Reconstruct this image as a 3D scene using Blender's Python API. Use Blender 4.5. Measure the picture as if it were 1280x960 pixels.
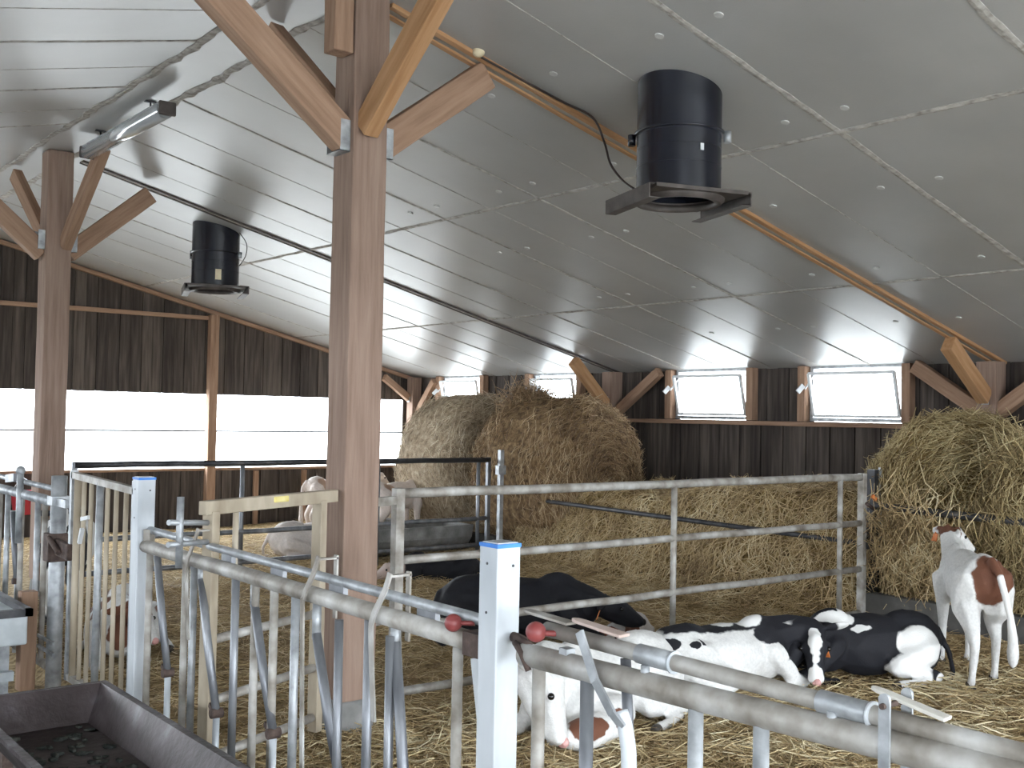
import bpy, bmesh, math, random
import numpy as np
from mathutils import Vector, Matrix, noise
random.seed(7); np.random.seed(7)
for o in list(bpy.data.objects): bpy.data.objects.remove(o)
SC = bpy.context.scene; COL = SC.collection
PI = math.pi
V = Vector

# ------------------------------------------------------------------ camera
F_PX, YAW, PIT, ROLL, CAMZ = 1351.2, 0.677303, 0.0293667, 0.0194995, 1.6
Fw = V((math.sin(YAW)*math.cos(PIT), math.cos(YAW)*math.cos(PIT), math.sin(PIT)))
Rt = V((math.cos(YAW), -math.sin(YAW), 0)); Up = Rt.cross(Fw)
r_ = Rt*math.cos(ROLL) + Up*math.sin(ROLL); u_ = -Rt*math.sin(ROLL) + Up*math.cos(ROLL)
cam = bpy.data.cameras.new('camera'); camo = bpy.data.objects.new('camera', cam); COL.objects.link(camo)
cam.sensor_width = 36; cam.lens = F_PX/1280*36; cam.clip_start = .05; cam.clip_end = 300
camo.matrix_world = Matrix(((r_.x, u_.x, -Fw.x, 0), (r_.y, u_.y, -Fw.y, 0), (r_.z, u_.z, -Fw.z, CAMZ), (0, 0, 0, 1)))
SC.camera = camo

# ------------------------------------------------------------------ light
SKY = 9.0
SC.view_settings.view_transform = 'Standard'; SC.view_settings.look = 'None'
SC.view_settings.gamma = 1; SC.view_settings.use_curve_mapping = False
SC.view_settings.exposure = 0.93
w = bpy.data.worlds.new('overcast_sky'); SC.world = w; w.use_nodes = True
bgn = w.node_tree.nodes['Background']; bgn.inputs[0].default_value = (.86, .93, 1.0, 1); bgn.inputs[1].default_value = SKY

def portal(c, d, sx, sy):
    l = bpy.data.lights.new('daylight', 'AREA'); l.shape = 'RECTANGLE'; l.size = sx; l.size_y = sy
    l.cycles.is_portal = True
    o = bpy.data.objects.new('daylight_opening', l); COL.objects.link(o); o.location = c
    o.rotation_euler = V(d).to_track_quat('-Z', 'Y').to_euler(); return o

# ------------------------------------------------------------------ materials
def mat(name):
    m = bpy.data.materials.new(name); m.use_nodes = True
    return m, m.node_tree, m.node_tree.nodes['Principled BSDF']
def nd(t, typ, **kw):
    n = t.nodes.new(typ)
    for k, v in kw.items():
        if k in n.inputs.keys() if isinstance(k, str) else False: n.inputs[k].default_value = v
        else: setattr(n, k, v)
    return n
def ramp(t, fac, stops):
    r = t.nodes.new('ShaderNodeValToRGB'); t.links.new(fac, r.inputs[0])
    e = r.color_ramp.elements
    while len(e) < len(stops): e.new(.5)
    for a, (p, c) in zip(e, stops): a.position = p; a.color = (*c, 1)
    return r.outputs[0]
def noisy(name, stops, scale=5., rough=.6, metal=0., sc3=(1, 1, 1), bump=0., bscale=None, detail=4, coord='Object', spec=.5, perobj=False):
    m, t, b = mat(name); L = t.links.new
    tc = t.nodes.new('ShaderNodeTexCoord'); mp = t.nodes.new('ShaderNodeMapping'); L(tc.outputs[coord], mp.inputs[0]); mp.inputs['Scale'].default_value = sc3
    if perobj:
        oi = t.nodes.new('ShaderNodeObjectInfo'); ml = t.nodes.new('ShaderNodeMath'); ml.operation = 'MULTIPLY'; ml.inputs[1].default_value = 37.
        L(oi.outputs['Random'], ml.inputs[0]); L(ml.outputs[0], mp.inputs['Location'])
    n = t.nodes.new('ShaderNodeTexNoise'); n.inputs['Scale'].default_value = scale; n.inputs['Detail'].default_value = detail; L(mp.outputs[0], n.inputs[0])
    L(ramp(t, n.outputs[0], stops), b.inputs['Base Color'])
    b.inputs['Roughness'].default_value = rough; b.inputs['Metallic'].default_value = metal; b.inputs['Specular IOR Level'].default_value = spec
    if bump:
        n2 = t.nodes.new('ShaderNodeTexNoise'); n2.inputs['Scale'].default_value = bscale or scale*3; n2.inputs['Detail'].default_value = 6; L(mp.outputs[0], n2.inputs[0])
        bp = t.nodes.new('ShaderNodeBump'); bp.inputs['Strength'].default_value = bump; bp.inputs['Distance'].default_value = .02
        L(n2.outputs[0], bp.inputs['Height']); L(bp.outputs[0], b.inputs['Normal'])
    return m
M = {}
M['timber'] = noisy('timber', [(.25, (.24, .145, .095)), (.5, (.34, .215, .145)), (.75, (.42, .275, .19))], 3, .75, sc3=(9, 9, .8), bump=.25, bscale=6, perobj=True, spec=.2)
M['orange_timber'] = noisy('orange_timber', [(.25, (.34, .175, .08)), (.5, (.43, .24, .12)), (.75, (.50, .30, .165))], 3, .75, sc3=(9, 9, .8), bump=.2, bscale=6, perobj=True, spec=.2)
M['post_timber'] = noisy('post_timber', [(.2, (.21, .14, .105)), (.5, (.29, .20, .155)), (.8, (.36, .26, .205))], 3, .8, sc3=(10, 10, .7), bump=.35, bscale=6, perobj=True, spec=.2)
M['galv'] = noisy('galvanised', [(.3, (.26, .27, .28)), (.6, (.48, .50, .52)), (.75, (.62, .64, .66))], 14, .5, .55, bump=.08, bscale=60)
M['galv_dirty'] = noisy('dirty_galvanised', [(.3, (.19, .165, .135)), (.5, (.36, .335, .30)), (.72, (.56, .55, .53))], 9, .6, .25, bump=.1, bscale=60)
M['beige_steel'] = noisy('dusty_beige_steel', [(.3, (.30, .245, .175)), (.6, (.50, .43, .33)), (.75, (.60, .55, .46))], 7, .7, .1, sc3=(1, 1, .4), bump=.08)
M['dark_steel'] = noisy('dark_steel', [(.3, (.035, .035, .04)), (.6, (.08, .08, .085)), (.75, (.14, .13, .12))], 9, .5, .5)
M['blue_steel'] = noisy('worn_blue_grey_steel', [(.3, (.14, .145, .16)), (.6, (.27, .28, .30)), (.75, (.43, .44, .46))], 12, .45, .6, sc3=(1, 1, .3))
M['white_steel'] = noisy('zinc_white_post', [(.3, (.40, .43, .46)), (.5, (.60, .63, .66)), (.75, (.72, .75, .77))], 4, .5, .15, sc3=(1, 1, .3), bump=.05, bscale=40)
M['rust'] = noisy('rust', [(.3, (.05, .032, .028)), (.6, (.11, .075, .062)), (.8, (.22, .16, .13))], 20, .8, .2, bump=.3)
M['trough'] = noisy('rusty_trough_steel', [(.25, (.022, .015, .014)), (.5, (.05, .037, .037)), (.62, (.075, .06, .062)), (.78, (.19, .19, .20))], 5, .5, .35, bump=.2, bscale=30)
M['feed'] = noisy('dark_feed_scraps', [(.3, (.008, .012, .01)), (.55, (.03, .035, .03)), (.75, (.10, .10, .08))], 25, .7, bump=.8, bscale=60)
M['black_plastic'] = noisy('glossy_black_duct', [(.3, (.004, .005, .010)), (.7, (.010, .012, .022))], 5, .25, spec=.6)
M['brown_plate'] = noisy('dusty_brown_plate', [(.3, (.045, .036, .032)), (.7, (.10, .082, .074))], 12, .6)
M['concrete'] = noisy('grey_concrete', [(.3, (.15, .148, .14)), (.6, (.28, .275, .265)), (.75, (.40, .395, .375))], 6, .85, bump=.3, bscale=40)
M['concrete_floor'] = noisy('stained_concrete_floor', [(.3, (.05, .05, .045)), (.55, (.11, .11, .10)), (.75, (.2, .19, .17))], 3, .7, bump=.3, bscale=20)
M['kerb'] = noisy('grimy_kerb_concrete', [(.3, (.045, .042, .038)), (.6, (.10, .095, .088)), (.75, (.18, .17, .155))], 4, .9, bump=.3, bscale=30)
M['white_paint'] = noisy('white_trough_shell', [(.3, (.42, .46, .48)), (.7, (.62, .66, .68))], 8, .6)
M['red_ball'] = noisy('dusty_red_plastic', [(.3, (.20, .035, .035)), (.7, (.30, .07, .065))], 25, .45)
M['blue_edge'] = noisy('blue_plastic_cap', [(.3, (.02, .16, .55)), (.7, (.05, .25, .72))], 10, .5)
M['orange'] = noisy('orange_tag', [(.3, (.62, .17, .04)), (.7, (.75, .26, .08))], 20, .5)
M['yellow'] = noisy('yellow_plastic', [(.3, (.75, .6, .15)), (.7, (.85, .75, .35))], 20, .5)
M['cream'] = noisy('cream_plastic', [(.3, (.62, .52, .34)), (.7, (.75, .66, .46))], 20, .5)
M['red_plastic'] = noisy('red_plastic', [(.3, (.45, .03, .05)), (.7, (.55, .06, .09))], 10, .5)
M['white_plastic'] = noisy('white_plastic', [(.3, (.66, .68, .7)), (.7, (.78, .8, .8))], 10, .4)
M['paddle'] = noisy('dusty_white_paddle', [(.3, (.50, .46, .40)), (.7, (.68, .66, .6))], 12, .5)
M['pink_paddle'] = noisy('dusty_pink_paddle', [(.3, (.46, .34, .29)), (.7, (.6, .5, .45))], 12, .5)
M['cable'] = noisy('brown_cable', [(.3, (.02, .012, .01)), (.7, (.04, .025, .02))], 12, .5)
M['sealant'] = noisy('dusty_seam_sealant', [(.3, (.27, .25, .225)), (.5, (.43, .405, .375)), (.72, (.56, .54, .51))], 22, .9, bump=.35, bscale=50, spec=.1)
M['disc'] = noisy('pale_disc', [(.3, (.5, .5, .49)), (.7, (.62, .62, .6))], 20, .6)
M['eye'] = noisy('dark_eye', [(.3, (.004, .003, .003)), (.7, (.01, .008, .006))], 20, .1)
M['hoof'] = noisy('dark_hoof', [(.3, (.03, .025, .02)), (.7, (.10, .085, .07))], 30, .6)
M['pink'] = noisy('pink_nose', [(.3, (.55, .27, .25)), (.7, (.68, .40, .37))], 30, .45)
M['black_nose'] = noisy('black_nose', [(.3, (.01, .01, .01)), (.7, (.03, .028, .028))], 30, .35)
M['outside'] = noisy('pale_yard', [(.3, (.5, .5, .48)), (.7, (.6, .6, .58))], 1, .9)

def glass_mat():
    m, t, b = mat('window_glass'); t.nodes.remove(b)
    tr = t.nodes.new('ShaderNodeBsdfTransparent'); gl = t.nodes.new('ShaderNodeBsdfGlossy'); gl.inputs['Roughness'].default_value = .05
    mx = t.nodes.new('ShaderNodeMixShader'); mx.inputs[0].default_value = .06
    t.links.new(tr.outputs[0], mx.inputs[1]); t.links.new(gl.outputs[0], mx.inputs[2]); t.links.new(mx.outputs[0], t.nodes['Material Output'].inputs[0]); return m
M['glass'] = glass_mat()
def clear_cover():
    m, t, b = mat('clear_lamp_cover'); b.inputs['Base Color'].default_value = (.74, .77, .8, 1); b.inputs['Roughness'].default_value = .15; b.inputs['Metallic'].default_value = .6
    return m
M['cover'] = clear_cover()

def ceiling_mat():
    m, t, b = mat('coated_roof_panel'); L = t.links.new
    tc = t.nodes.new('ShaderNodeTexCoord')
    n = t.nodes.new('ShaderNodeTexNoise'); n.inputs['Scale'].default_value = 1.2; n.inputs['Detail'].default_value = 5; L(tc.outputs['Object'], n.inputs[0])
    L(ramp(t, n.outputs[0], [(.3, (.36, .355, .345)), (.7, (.43, .425, .415))]), b.inputs['Base Color'])
    n2 = t.nodes.new('ShaderNodeTexNoise'); n2.inputs['Scale'].default_value = 90; n2.inputs['Detail'].default_value = 2; L(tc.outputs['Object'], n2.inputs[0])
    bp = t.nodes.new('ShaderNodeBump'); bp.inputs['Strength'].default_value = .12; bp.inputs['Distance'].default_value = .004
    L(n2.outputs[0], bp.inputs['Height']); L(bp.outputs[0], b.inputs['Normal'])
    b.inputs['Roughness'].default_value = .34; b.inputs['Specular IOR Level'].default_value = .75
    return m
M['ceiling'] = ceiling_mat()

def board_mat():
    m, t, b = mat('dark_wall_boards'); L = t.links.new
    gi = t.nodes.new('ShaderNodeNewGeometry')
    tc = t.nodes.new('ShaderNodeTexCoord'); mp = t.nodes.new('ShaderNodeMapping'); mp.inputs['Scale'].default_value = (8, 8, .5); L(tc.outputs['Object'], mp.inputs[0])
    n = t.nodes.new('ShaderNodeTexNoise'); n.inputs['Scale'].default_value = 3; n.inputs['Detail'].default_value = 6; L(mp.outputs[0], n.inputs[0])
    ad = t.nodes.new('ShaderNodeMath'); ad.operation = 'MULTIPLY_ADD'; ad.inputs[1].default_value = .32; L(gi.outputs['Random Per Island'], ad.inputs[0])
    sb = t.nodes.new('ShaderNodeMath'); sb.operation = 'SUBTRACT'; sb.inputs[1].default_value = .16; L(n.outputs[0], sb.inputs[0]); L(sb.outputs[0], ad.inputs[2])
    L(ramp(t, ad.outputs[0], [(.25, (.042, .034, .031)), (.5, (.078, .064, .056)), (.75, (.14, .115, .098))]), b.inputs['Base Color'])
    b.inputs['Roughness'].default_value = .9; b.inputs['Specular IOR Level'].default_value = .2
    return m
M['boards'] = board_mat()

def straw_mat(name, stops, island=True):
    m, t, b = mat(name); L = t.links.new
    gi = t.nodes.new('ShaderNodeNewGeometry')
    tc = t.nodes.new('ShaderNodeTexCoord'); n = t.nodes.new('ShaderNodeTexNoise'); n.inputs['Scale'].default_value = 2.2; n.inputs['Detail'].default_value = 3; L(tc.outputs['Object'], n.inputs[0])
    ad = t.nodes.new('ShaderNodeMath'); ad.operation = 'MULTIPLY_ADD'; ad.inputs[1].default_value = .55; L(gi.outputs['Random Per Island'], ad.inputs[0])
    sb = t.nodes.new('ShaderNodeMath'); sb.operation = 'SUBTRACT'; sb.inputs[1].default_value = .27; L(n.outputs[0], sb.inputs[0]); L(sb.outputs[0], ad.inputs[2])
    L(ramp(t, ad.outputs[0], stops), b.inputs['Base Color']); b.inputs['Roughness'].default_value = .55; b.inputs['Specular IOR Level'].default_value = .35
    return m
def straw_ground(name, stops, sc=26):
    return noisy(name, stops, sc, .85, sc3=(1, 1, 1), bump=1., bscale=55, detail=8, spec=.15)
M['straw'] = straw_mat('straw_stalks', [(.2, (.24, .16, .08)), (.42, (.46, .33, .165)), (.62, (.66, .50, .27)), (.85, (.85, .74, .50))])
M['bed'] = straw_ground('trodden_straw', [(.3, (.16, .11, .055)), (.5, (.36, .26, .13)), (.7, (.52, .40, .22))])
M['pale_stalk'] = straw_mat('pale_thick_stalks', [(.2, (.45, .33, .17)), (.5, (.66, .53, .30)), (.85, (.86, .77, .54))])
M['hay'] = straw_mat('hay_stalks', [(.2, (.16, .11, .05)), (.42, (.35, .255, .12)), (.62, (.52, .41, .21)), (.85, (.74, .63, .38))])
M['hay_core'] = straw_ground('packed_hay', [(.3, (.07, .045, .018)), (.5, (.20, .135, .055)), (.7, (.36, .26, .11))], 18)
M['brown_hay'] = straw_mat('brown_hay_stalks', [(.2, (.14, .085, .05)), (.42, (.30, .19, .10)), (.62, (.45, .31, .17)), (.85, (.66, .52, .34))])
M['brown_core'] = straw_ground('packed_brown_hay', [(.3, (.08, .05, .03)), (.5, (.21, .135, .07)), (.7, (.34, .235, .125))], 18)
M['pale_hay'] = straw_mat('pale_straw_stalks', [(.2, (.24, .18, .12)), (.42, (.42, .33, .225)), (.62, (.58, .48, .34)), (.85, (.78, .7, .55))])
M['pale_core'] = straw_ground('packed_pale_straw', [(.3, (.17, .125, .08)), (.5, (.34, .265, .18)), (.7, (.48, .40, .29))], 18)

def coat(name, base, patches, nscale=9., namp=.05):
    """patches: (centre, radii, colour) ellipsoids of the coat pattern in the animal's own space, with ragged edges"""
    m, t, b = mat(name); L = t.links.new
    tc = t.nodes.new('ShaderNodeTexCoord'); n = t.nodes.new('ShaderNodeTexNoise'); n.inputs['Scale'].default_value = nscale; n.inputs['Detail'].default_value = 4
    L(tc.outputs['Object'], n.inputs[0])
    s = t.nodes.new('ShaderNodeVectorMath'); s.operation = 'SUBTRACT'; L(n.outputs['Color'], s.inputs[0]); s.inputs[1].default_value = (.5, .5, .5)
    sc = t.nodes.new('ShaderNodeVectorMath'); sc.operation = 'SCALE'; L(s.outputs[0], sc.inputs[0]); sc.inputs['Scale'].default_value = namp*4
    ad = t.nodes.new('ShaderNodeVectorMath'); ad.operation = 'ADD'; L(tc.outputs['Object'], ad.inputs[0]); L(sc.outputs[0], ad.inputs[1])
    f = t.nodes.new('ShaderNodeTexNoise'); f.inputs['Scale'].default_value = 60; L(tc.outputs['Object'], f.inputs[0])
    cur = ramp(t, f.outputs[0], [(.3, tuple(c*.85 for c in base)), (.7, base)])
    for c, r, colr in patches:
        a = t.nodes.new('ShaderNodeVectorMath'); a.operation = 'SUBTRACT'; L(ad.outputs[0], a.inputs[0]); a.inputs[1].default_value = c
        d = t.nodes.new('ShaderNodeVectorMath'); d.operation = 'DIVIDE'; L(a.outputs[0], d.inputs[0]); d.inputs[1].default_value = r
        l = t.nodes.new('ShaderNodeVectorMath'); l.operation = 'LENGTH'; L(d.outputs[0], l.inputs[0])
        mr = t.nodes.new('ShaderNodeMapRange'); mr.inputs[1].default_value = 1.05; mr.inputs[2].default_value = .95; L(l.outputs['Value'], mr.inputs[0])
        mx = t.nodes.new('ShaderNodeMix'); mx.data_type = 'RGBA'; L(mr.outputs[0], mx.inputs[0]); L(cur, mx.inputs[6]); mx.inputs[7].default_value = (*colr, 1)
        cur = mx.outputs[2]
    L(cur, b.inputs['Base Color']); b.inputs['Roughness'].default_value = .7; b.inputs['Specular IOR Level'].default_value = .25
    n3 = t.nodes.new('ShaderNodeTexNoise'); n3.inputs['Scale'].default_value = 140; n3.inputs['Detail'].default_value = 3; L(tc.outputs['Object'], n3.inputs[0])
    bp = t.nodes.new('ShaderNodeBump'); bp.inputs['Strength'].default_value = .35; bp.inputs['Distance'].default_value = .006; L(n3.outputs[0], bp.inputs['Height']); L(bp.outputs[0], b.inputs['Normal'])
    return m

# ------------------------------------------------------------------ mesh helpers
class MB:
    def __init__(s): s.b = bmesh.new()
    def box(s, x0, x1, y0, y1, z0, z1):
        vs = [s.b.verts.new((x, y, z)) for x in (x0, x1) for y in (y0, y1) for z in (z0, z1)]
        for f in ((0, 1, 3, 2), (4, 6, 7, 5), (0, 4, 5, 1), (2, 3, 7, 6), (0, 2, 6, 4), (1, 5, 7, 3)): s.b.faces.new([vs[i] for i in f])
        return s
    def hexa(s, bot, top):
        vs = [s.b.verts.new(p) for p in list(bot)+list(top)]; n = len(bot)
        s.b.faces.new(vs[:n][::-1]); s.b.faces.new(vs[n:])
        for i in range(n): j = (i+1) % n; s.b.faces.new([vs[i], vs[j], vs[n+j], vs[n+i]])
        return s
    def bar(s, p0, p1, w, h, up=(0, 0, 1)):
        p0 = V(p0); p1 = V(p1); d = (p1-p0).normalized(); u = V(up)
        a = d.cross(u)
        if a.length < 1e-3: a = d.cross(V((1, 0, 0)))
        a.normalize(); c = a.cross(d).normalized()
        q = lambda p: [p+a*w/2*i+c*h/2*j for i, j in ((-1, -1), (1, -1), (1, 1), (-1, 1))]
        return s.hexa(q(p0), q(p1))
    def tube(s, pts, r, n=12, cap=True):
        pts = [V(p) for p in pts]; rs = r if isinstance(r, (list, tuple)) else [r]*len(pts)
        prev = None; a = None
        for i, p in enumerate(pts):
            d = ((pts[min(i+1, len(pts)-1)]-pts[max(i-1, 0)])).normalized()
            if a is None:
                a = d.cross(V((0, 0, 1)));
                if a.length < .05: a = d.cross(V((1, 0, 0)))
            a = (a-d*a.dot(d)).normalized(); c = d.cross(a)
            ring = [s.b.verts.new(p+(a*math.cos(2*PI*k/n)+c*math.sin(2*PI*k/n))*rs[i]) for k in range(n)]
            if prev:
                for k in range(n): s.b.faces.new([prev[k], prev[(k+1) % n], ring[(k+1) % n], ring[k]]).smooth = True
            elif cap: s.b.faces.new(ring[::-1])
            prev = ring
        if cap: s.b.faces.new(prev)
        return s
    def ell(s, c, r, sub=2, rot=None):
        m = Matrix.Translation(V(c)) @ ((rot.to_matrix().to_4x4() if rot else Matrix.Identity(4))) @ Matrix.Diagonal((*(r if isinstance(r, (tuple, list)) else (r, r, r)), 1))
        g = bmesh.ops.create_icosphere(s.b, subdivisions=sub, radius=1, matrix=m)
        for v in g['verts']:
            for f in v.link_faces: f.smooth = True
        return s
    def lathe(s, c, prof, n=40, axis='Z'):
        rings = []
        for r, z in prof:
            rings.append([s.b.verts.new((c[0]+r*math.cos(2*PI*k/n), c[1]+r*math.sin(2*PI*k/n), c[2]+z)) for k in range(n)])
        for A, B in zip(rings, rings[1:]):
            for k in range(n): s.b.faces.new([A[k], A[(k+1) % n], B[(k+1) % n], B[k]]).smooth = True
        return s
    def out(s, name, m, parent=None, bevel=0., loc=None):
        off = V(parent['_o']) if parent is not None and '_o' in parent else V((0, 0, 0))
        if loc is not None: off = V(loc)
        me = bpy.data.meshes.new(name)
        bmesh.ops.recalc_face_normals(s.b, faces=s.b.faces)
        bmesh.ops.translate(s.b, verts=s.b.verts, vec=-off)
        s.b.to_mesh(me); s.b.free(); me.materials.append(M[m] if isinstance(m, str) else m)
        o = bpy.data.objects.new(name, me); COL.objects.link(o)
        if loc is not None: o.location = loc; o['_o'] = tuple(loc)
        if parent is not None:
            o.parent = parent; o['_o'] = tuple(off)
        if bevel: 
            md = o.modifiers.new('bevel', 'BEVEL'); md.width = bevel; md.segments = 2; md.limit_method = 'ANGLE'
        return o
def tag(o, label, cat, group=None, kind=None):
    o['label'] = label; o['category'] = cat
    if group: o['group'] = group
    if kind: o['kind'] = kind
    return o
def thing(name, loc, label, cat, group=None):
    o = bpy.data.objects.new(name, None); COL.objects.link(o); o.location = loc; o['_o'] = tuple(loc); o.empty_display_size = .1
    return tag(o, label, cat, group)
def struct(o): o['kind'] = 'structure'; return o

def timber(name, p0, p1, w, h, m='timber', up=(0, 0, 1), bevel=.006, parent=None):
    """squared beam in its own frame (grain along its length)"""
    p0 = V(p0); p1 = V(p1); d = (p1-p0); Ln = d.length; d.normalize(); u = V(up)
    a = d.cross(u)
    if a.length < 1e-3: a = V((1, 0, 0))
    a.normalize(); c = d.cross(a).normalized()
    b = MB(); N = max(2, int(Ln/.25))
    vs = []
    for i in range(N+1):
        z = Ln*i/N; j = lambda: random.uniform(-.002, .002)
        vs.append([b.b.verts.new((sx*w/2+j(), sy*h/2+j(), z)) for sx, sy in ((-1, -1), (1, -1), (1, 1), (-1, 1))])
    for A, B in zip(vs, vs[1:]):
        for k in range(4): b.b.faces.new([A[k], A[(k+1) % 4], B[(k+1) % 4], B[k]])
    b.b.faces.new(vs[0][::-1]); b.b.faces.new(vs[-1])
    me = bpy.data.meshes.new(name); bmesh.ops.recalc_face_normals(b.b, faces=b.b.faces); b.b.to_mesh(me); b.b.free(); me.materials.append(M[m])
    o = bpy.data.objects.new(name, me); COL.objects.link(o)
    mw = Matrix(((a.x, c.x, d.x, p0.x), (a.y, c.y, d.y, p0.y), (a.z, c.z, d.z, p0.z), (0, 0, 0, 1)))
    if parent is not None:
        o.parent = parent; mw = Matrix.Translation(-V(parent['_o'])) @ mw
    o.matrix_local = mw
    if bevel: md = o.modifiers.new('bevel', 'BEVEL'); md.width = bevel; md.segments = 2; md.limit_method = 'ANGLE'
    return o

# ------------------------------------------------------------------ roof geometry
XW, YG = 9.42, 14.12           # inner faces: window wall, gable wall
XL, YN = -3.6, -3.6            # left wall, near wall (behind the camera)
RX0, RX1, RZ, SL = 2.47, 2.83, 3.75, .2406
def cz(x):
    if x > RX1: return RZ-SL*(x-RX1)
    if x < RX0: return RZ+SL*(x-RX0)
    return RZ

# ------------------------------------------------------------------ structure: floor, ceiling, walls
b = MB(); b.box(XL-.2, 1.7, YN-.2, YG+.2, -.25, -.06); struct(b.out('floor', 'concrete_floor'))
b = MB(); b.box(-60, 90, -60, 100, -.45, -.3); struct(b.out('ground', 'outside'))
b = MB()
for x0, x1 in ((XL-.3, RX0), (RX0, RX1), (RX1, XW+.3)):
    b.hexa([(x0, YN-.3, cz(x0)), (x1, YN-.3, cz(x1)), (x1, YG+.3, cz(x1)), (x0, YG+.3, cz(x0))],
           [(x0, YN-.3, cz(x0)+.12), (x1, YN-.3, cz(x1)+.12), (x1, YG+.3, cz(x1)+.12), (x0, YG+.3, cz(x0)+.12)])
ceil = struct(b.out('ceiling', 'ceiling'))
def strip(path, w, name='seam', m='sealant', jag=.3, t=.006):
    """irregular sealed joint laid on the underside of the roof along path [(x,y),...]"""
    b = MB(); prev = None
    p0, p1 = V(path[0]), V(path[1]); n = max(4, int((p1-p0).length/.09)); d = (p1-p0).normalized(); s = V((-d.y, d.x))
    for i in range(n+1):
        p = p0.lerp(p1, i/n); wob = noise.noise(V((p.x*3, p.y*3, 1.3)))*w*jag
        a = p+s*(w/2*(1+random.uniform(-jag, jag))+wob); c = p-s*(w/2*(1+random.uniform(-jag, jag))-wob)
        e = .004
        ring = [b.b.verts.new((a.x, a.y, cz(a.x)+e)), b.b.verts.new((a.x, a.y, cz(a.x)-t*.4)), b.b.verts.new((p.x, p.y, cz(p.x)-t)), b.b.verts.new((c.x, c.y, cz(c.x)-t*.4)), b.b.verts.new((c.x, c.y, cz(c.x)+e))]
        if prev:
            for k in range(5): b.b.faces.new([prev[k], prev[(k+1) % 5], ring[(k+1) % 5], ring[k]])
        else: b.b.faces.new(ring[::-1])
        prev = ring
    b.b.faces.new(prev)
    return b.out(name, m, ceil)
seamY = [1.12, 2.32, 3.51, 6.07, 7.26, 8.5, 10.95, 12.1, 13.2]
for y in seamY:
    strip([(RX1, y), (XW, y)], .026 if y > 4 else .046, jag=.2, t=.007)
    if y > 3: strip([(XL, y-.05), (RX0, y-.05)], .034)
for y in (4.15, 5.4, 6.65, 7.9, 9.1, 10.3, 11.5): strip([(RX1, y), (XW, y)], .008, jag=.1, t=.003)
for y in (4.15, 5.4, 6.65, 7.9): strip([(XL, y), (RX0, y)], .007, jag=.1, t=.003)
for x in (5.1, 7.33, -.1): strip([(x, YN+.2), (x, YG)], .038, jag=.2, t=.007)
strip([(RX1, .5), (RX1, YG)], .055, jag=.55, t=.012); strip([(RX0, .5), (RX0, YG)], .055, jag=.55, t=.012)
for x in (3.87, 4.88, 5.82, 7.03, 8.2):
    for y in (3.32, 3.70, 4.50, 5.06, 5.88, 6.27, 7.07, 7.45):
        if abs(x-3.87) < .1 and y > 7: continue
        bb = MB(); z = cz(x)
        n = 12; R = .023; top = [(x+R*math.cos(2*PI*k/n), y+R*math.sin(2*PI*k/n)) for k in range(n)]
        bb.hexa([(p, q, cz(p)-.006) for p, q in top], [(p, q, cz(p)+.002) for p, q in top]); bb.out('fixing_disc', 'disc', ceil)

def boards(b, axis, fixed, a0, a1, z0, ztop, bw=.145, th=.022):
    """vertical boards; ztop: function of the coordinate along the wall"""
    a = a0; i = 0
    while a < a1-.01:
        e = min(a+bw, a1); off = .012*(i % 2)+random.uniform(0, .004); f0 = fixed+off; f1 = f0+th
        za, ze = ztop(a), ztop(e)
        if axis == 'x': q = lambda t, f, z: (t, f, z)
        else: q = lambda t, f, z: (f, t, z)
        b.hexa([q(a, f0, z0), q(e-.006, f0, z0), q(e-.006, f1, z0), q(a, f1, z0)], [q(a, f0, za), q(e-.006, f0, ze), q(e-.006, f1, ze), q(a, f1, za)])
        a = e; i += 1
# far gable wall with the long open strip
b = MB()
boards(b, 'x', YG, XL, XW+.05, 1.81, lambda x: cz(x)+.01)
boards(b, 'x', YG, XL, XW+.05, -.3, lambda x: .775)
b.box(9.2, XW, YG, YG+.03, .77, 1.82)
b.box(XL, XW+.2, YG+.045, YG+.06, -.3, .77)
b.hexa([(RX1, YG+.045, 2.1), (XW+.1, YG+.045, 2.05), (XW+.1, YG+.06, 2.05), (RX1, YG+.06, 2.1)], [(RX1, YG+.045, cz(RX1)), (XW+.1, YG+.045, cz(XW+.1)), (XW+.1, YG+.06, cz(XW+.1)), (RX1, YG+.06, cz(RX1))])
b.hexa([(XL, YG+.045, 2.1), (RX1, YG+.045, 2.1), (RX1, YG+.06, 2.1), (XL, YG+.06, 2.1)], [(XL, YG+.045, cz(XL)), (RX1, YG+.045, RZ), (RX1, YG+.06, RZ), (XL, YG+.06, cz(XL))])
b.box(XL, XW+.2, YG+.045, YG+.06, 1.82, 2.16)
b.hexa([(XL, YG+.045, 1.82), (XW+.1, YG+.045, 1.82), (XW+.1, YG+.06, 1.82), (XL, YG+.06, 1.82)], [(XL, YG+.045, 2.2), (XW+.1, YG+.045, 2.1), (XW+.1, YG+.06, 2.1), (XL, YG+.06, 2.2)])
wf = struct(b.out('wall_far', 'boards'))
# window wall (right)
WINS = [(5.70, 6.77), (7.56, 8.63), (10.30, 11.22), (12.35, 13.33), (2.75, 3.82), (.9, 1.95)]
WZ0, WZ1 = 1.64, 2.145
b = MB(); cuts = sorted(WINS); a = YN
boards(b, 'y', XW, YN, YG, -.3, lambda y: 1.6)
for y0, y1 in cuts+[(YG, YG)]:
    if y0-a > .02: boards(b, 'y', XW, a, y0, 1.6, lambda y: 2.19)
    a = y1
b.box(XW+.04, XW+.06, YN, YG, -.3, 1.6)
a = YN
for y0, y1 in cuts+[(YG, YG)]:
    b.box(XW+.04, XW+.06, a, y0, 1.6, 2.19); a = y1
struct(b.out('wall_right', 'boards'))
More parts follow.
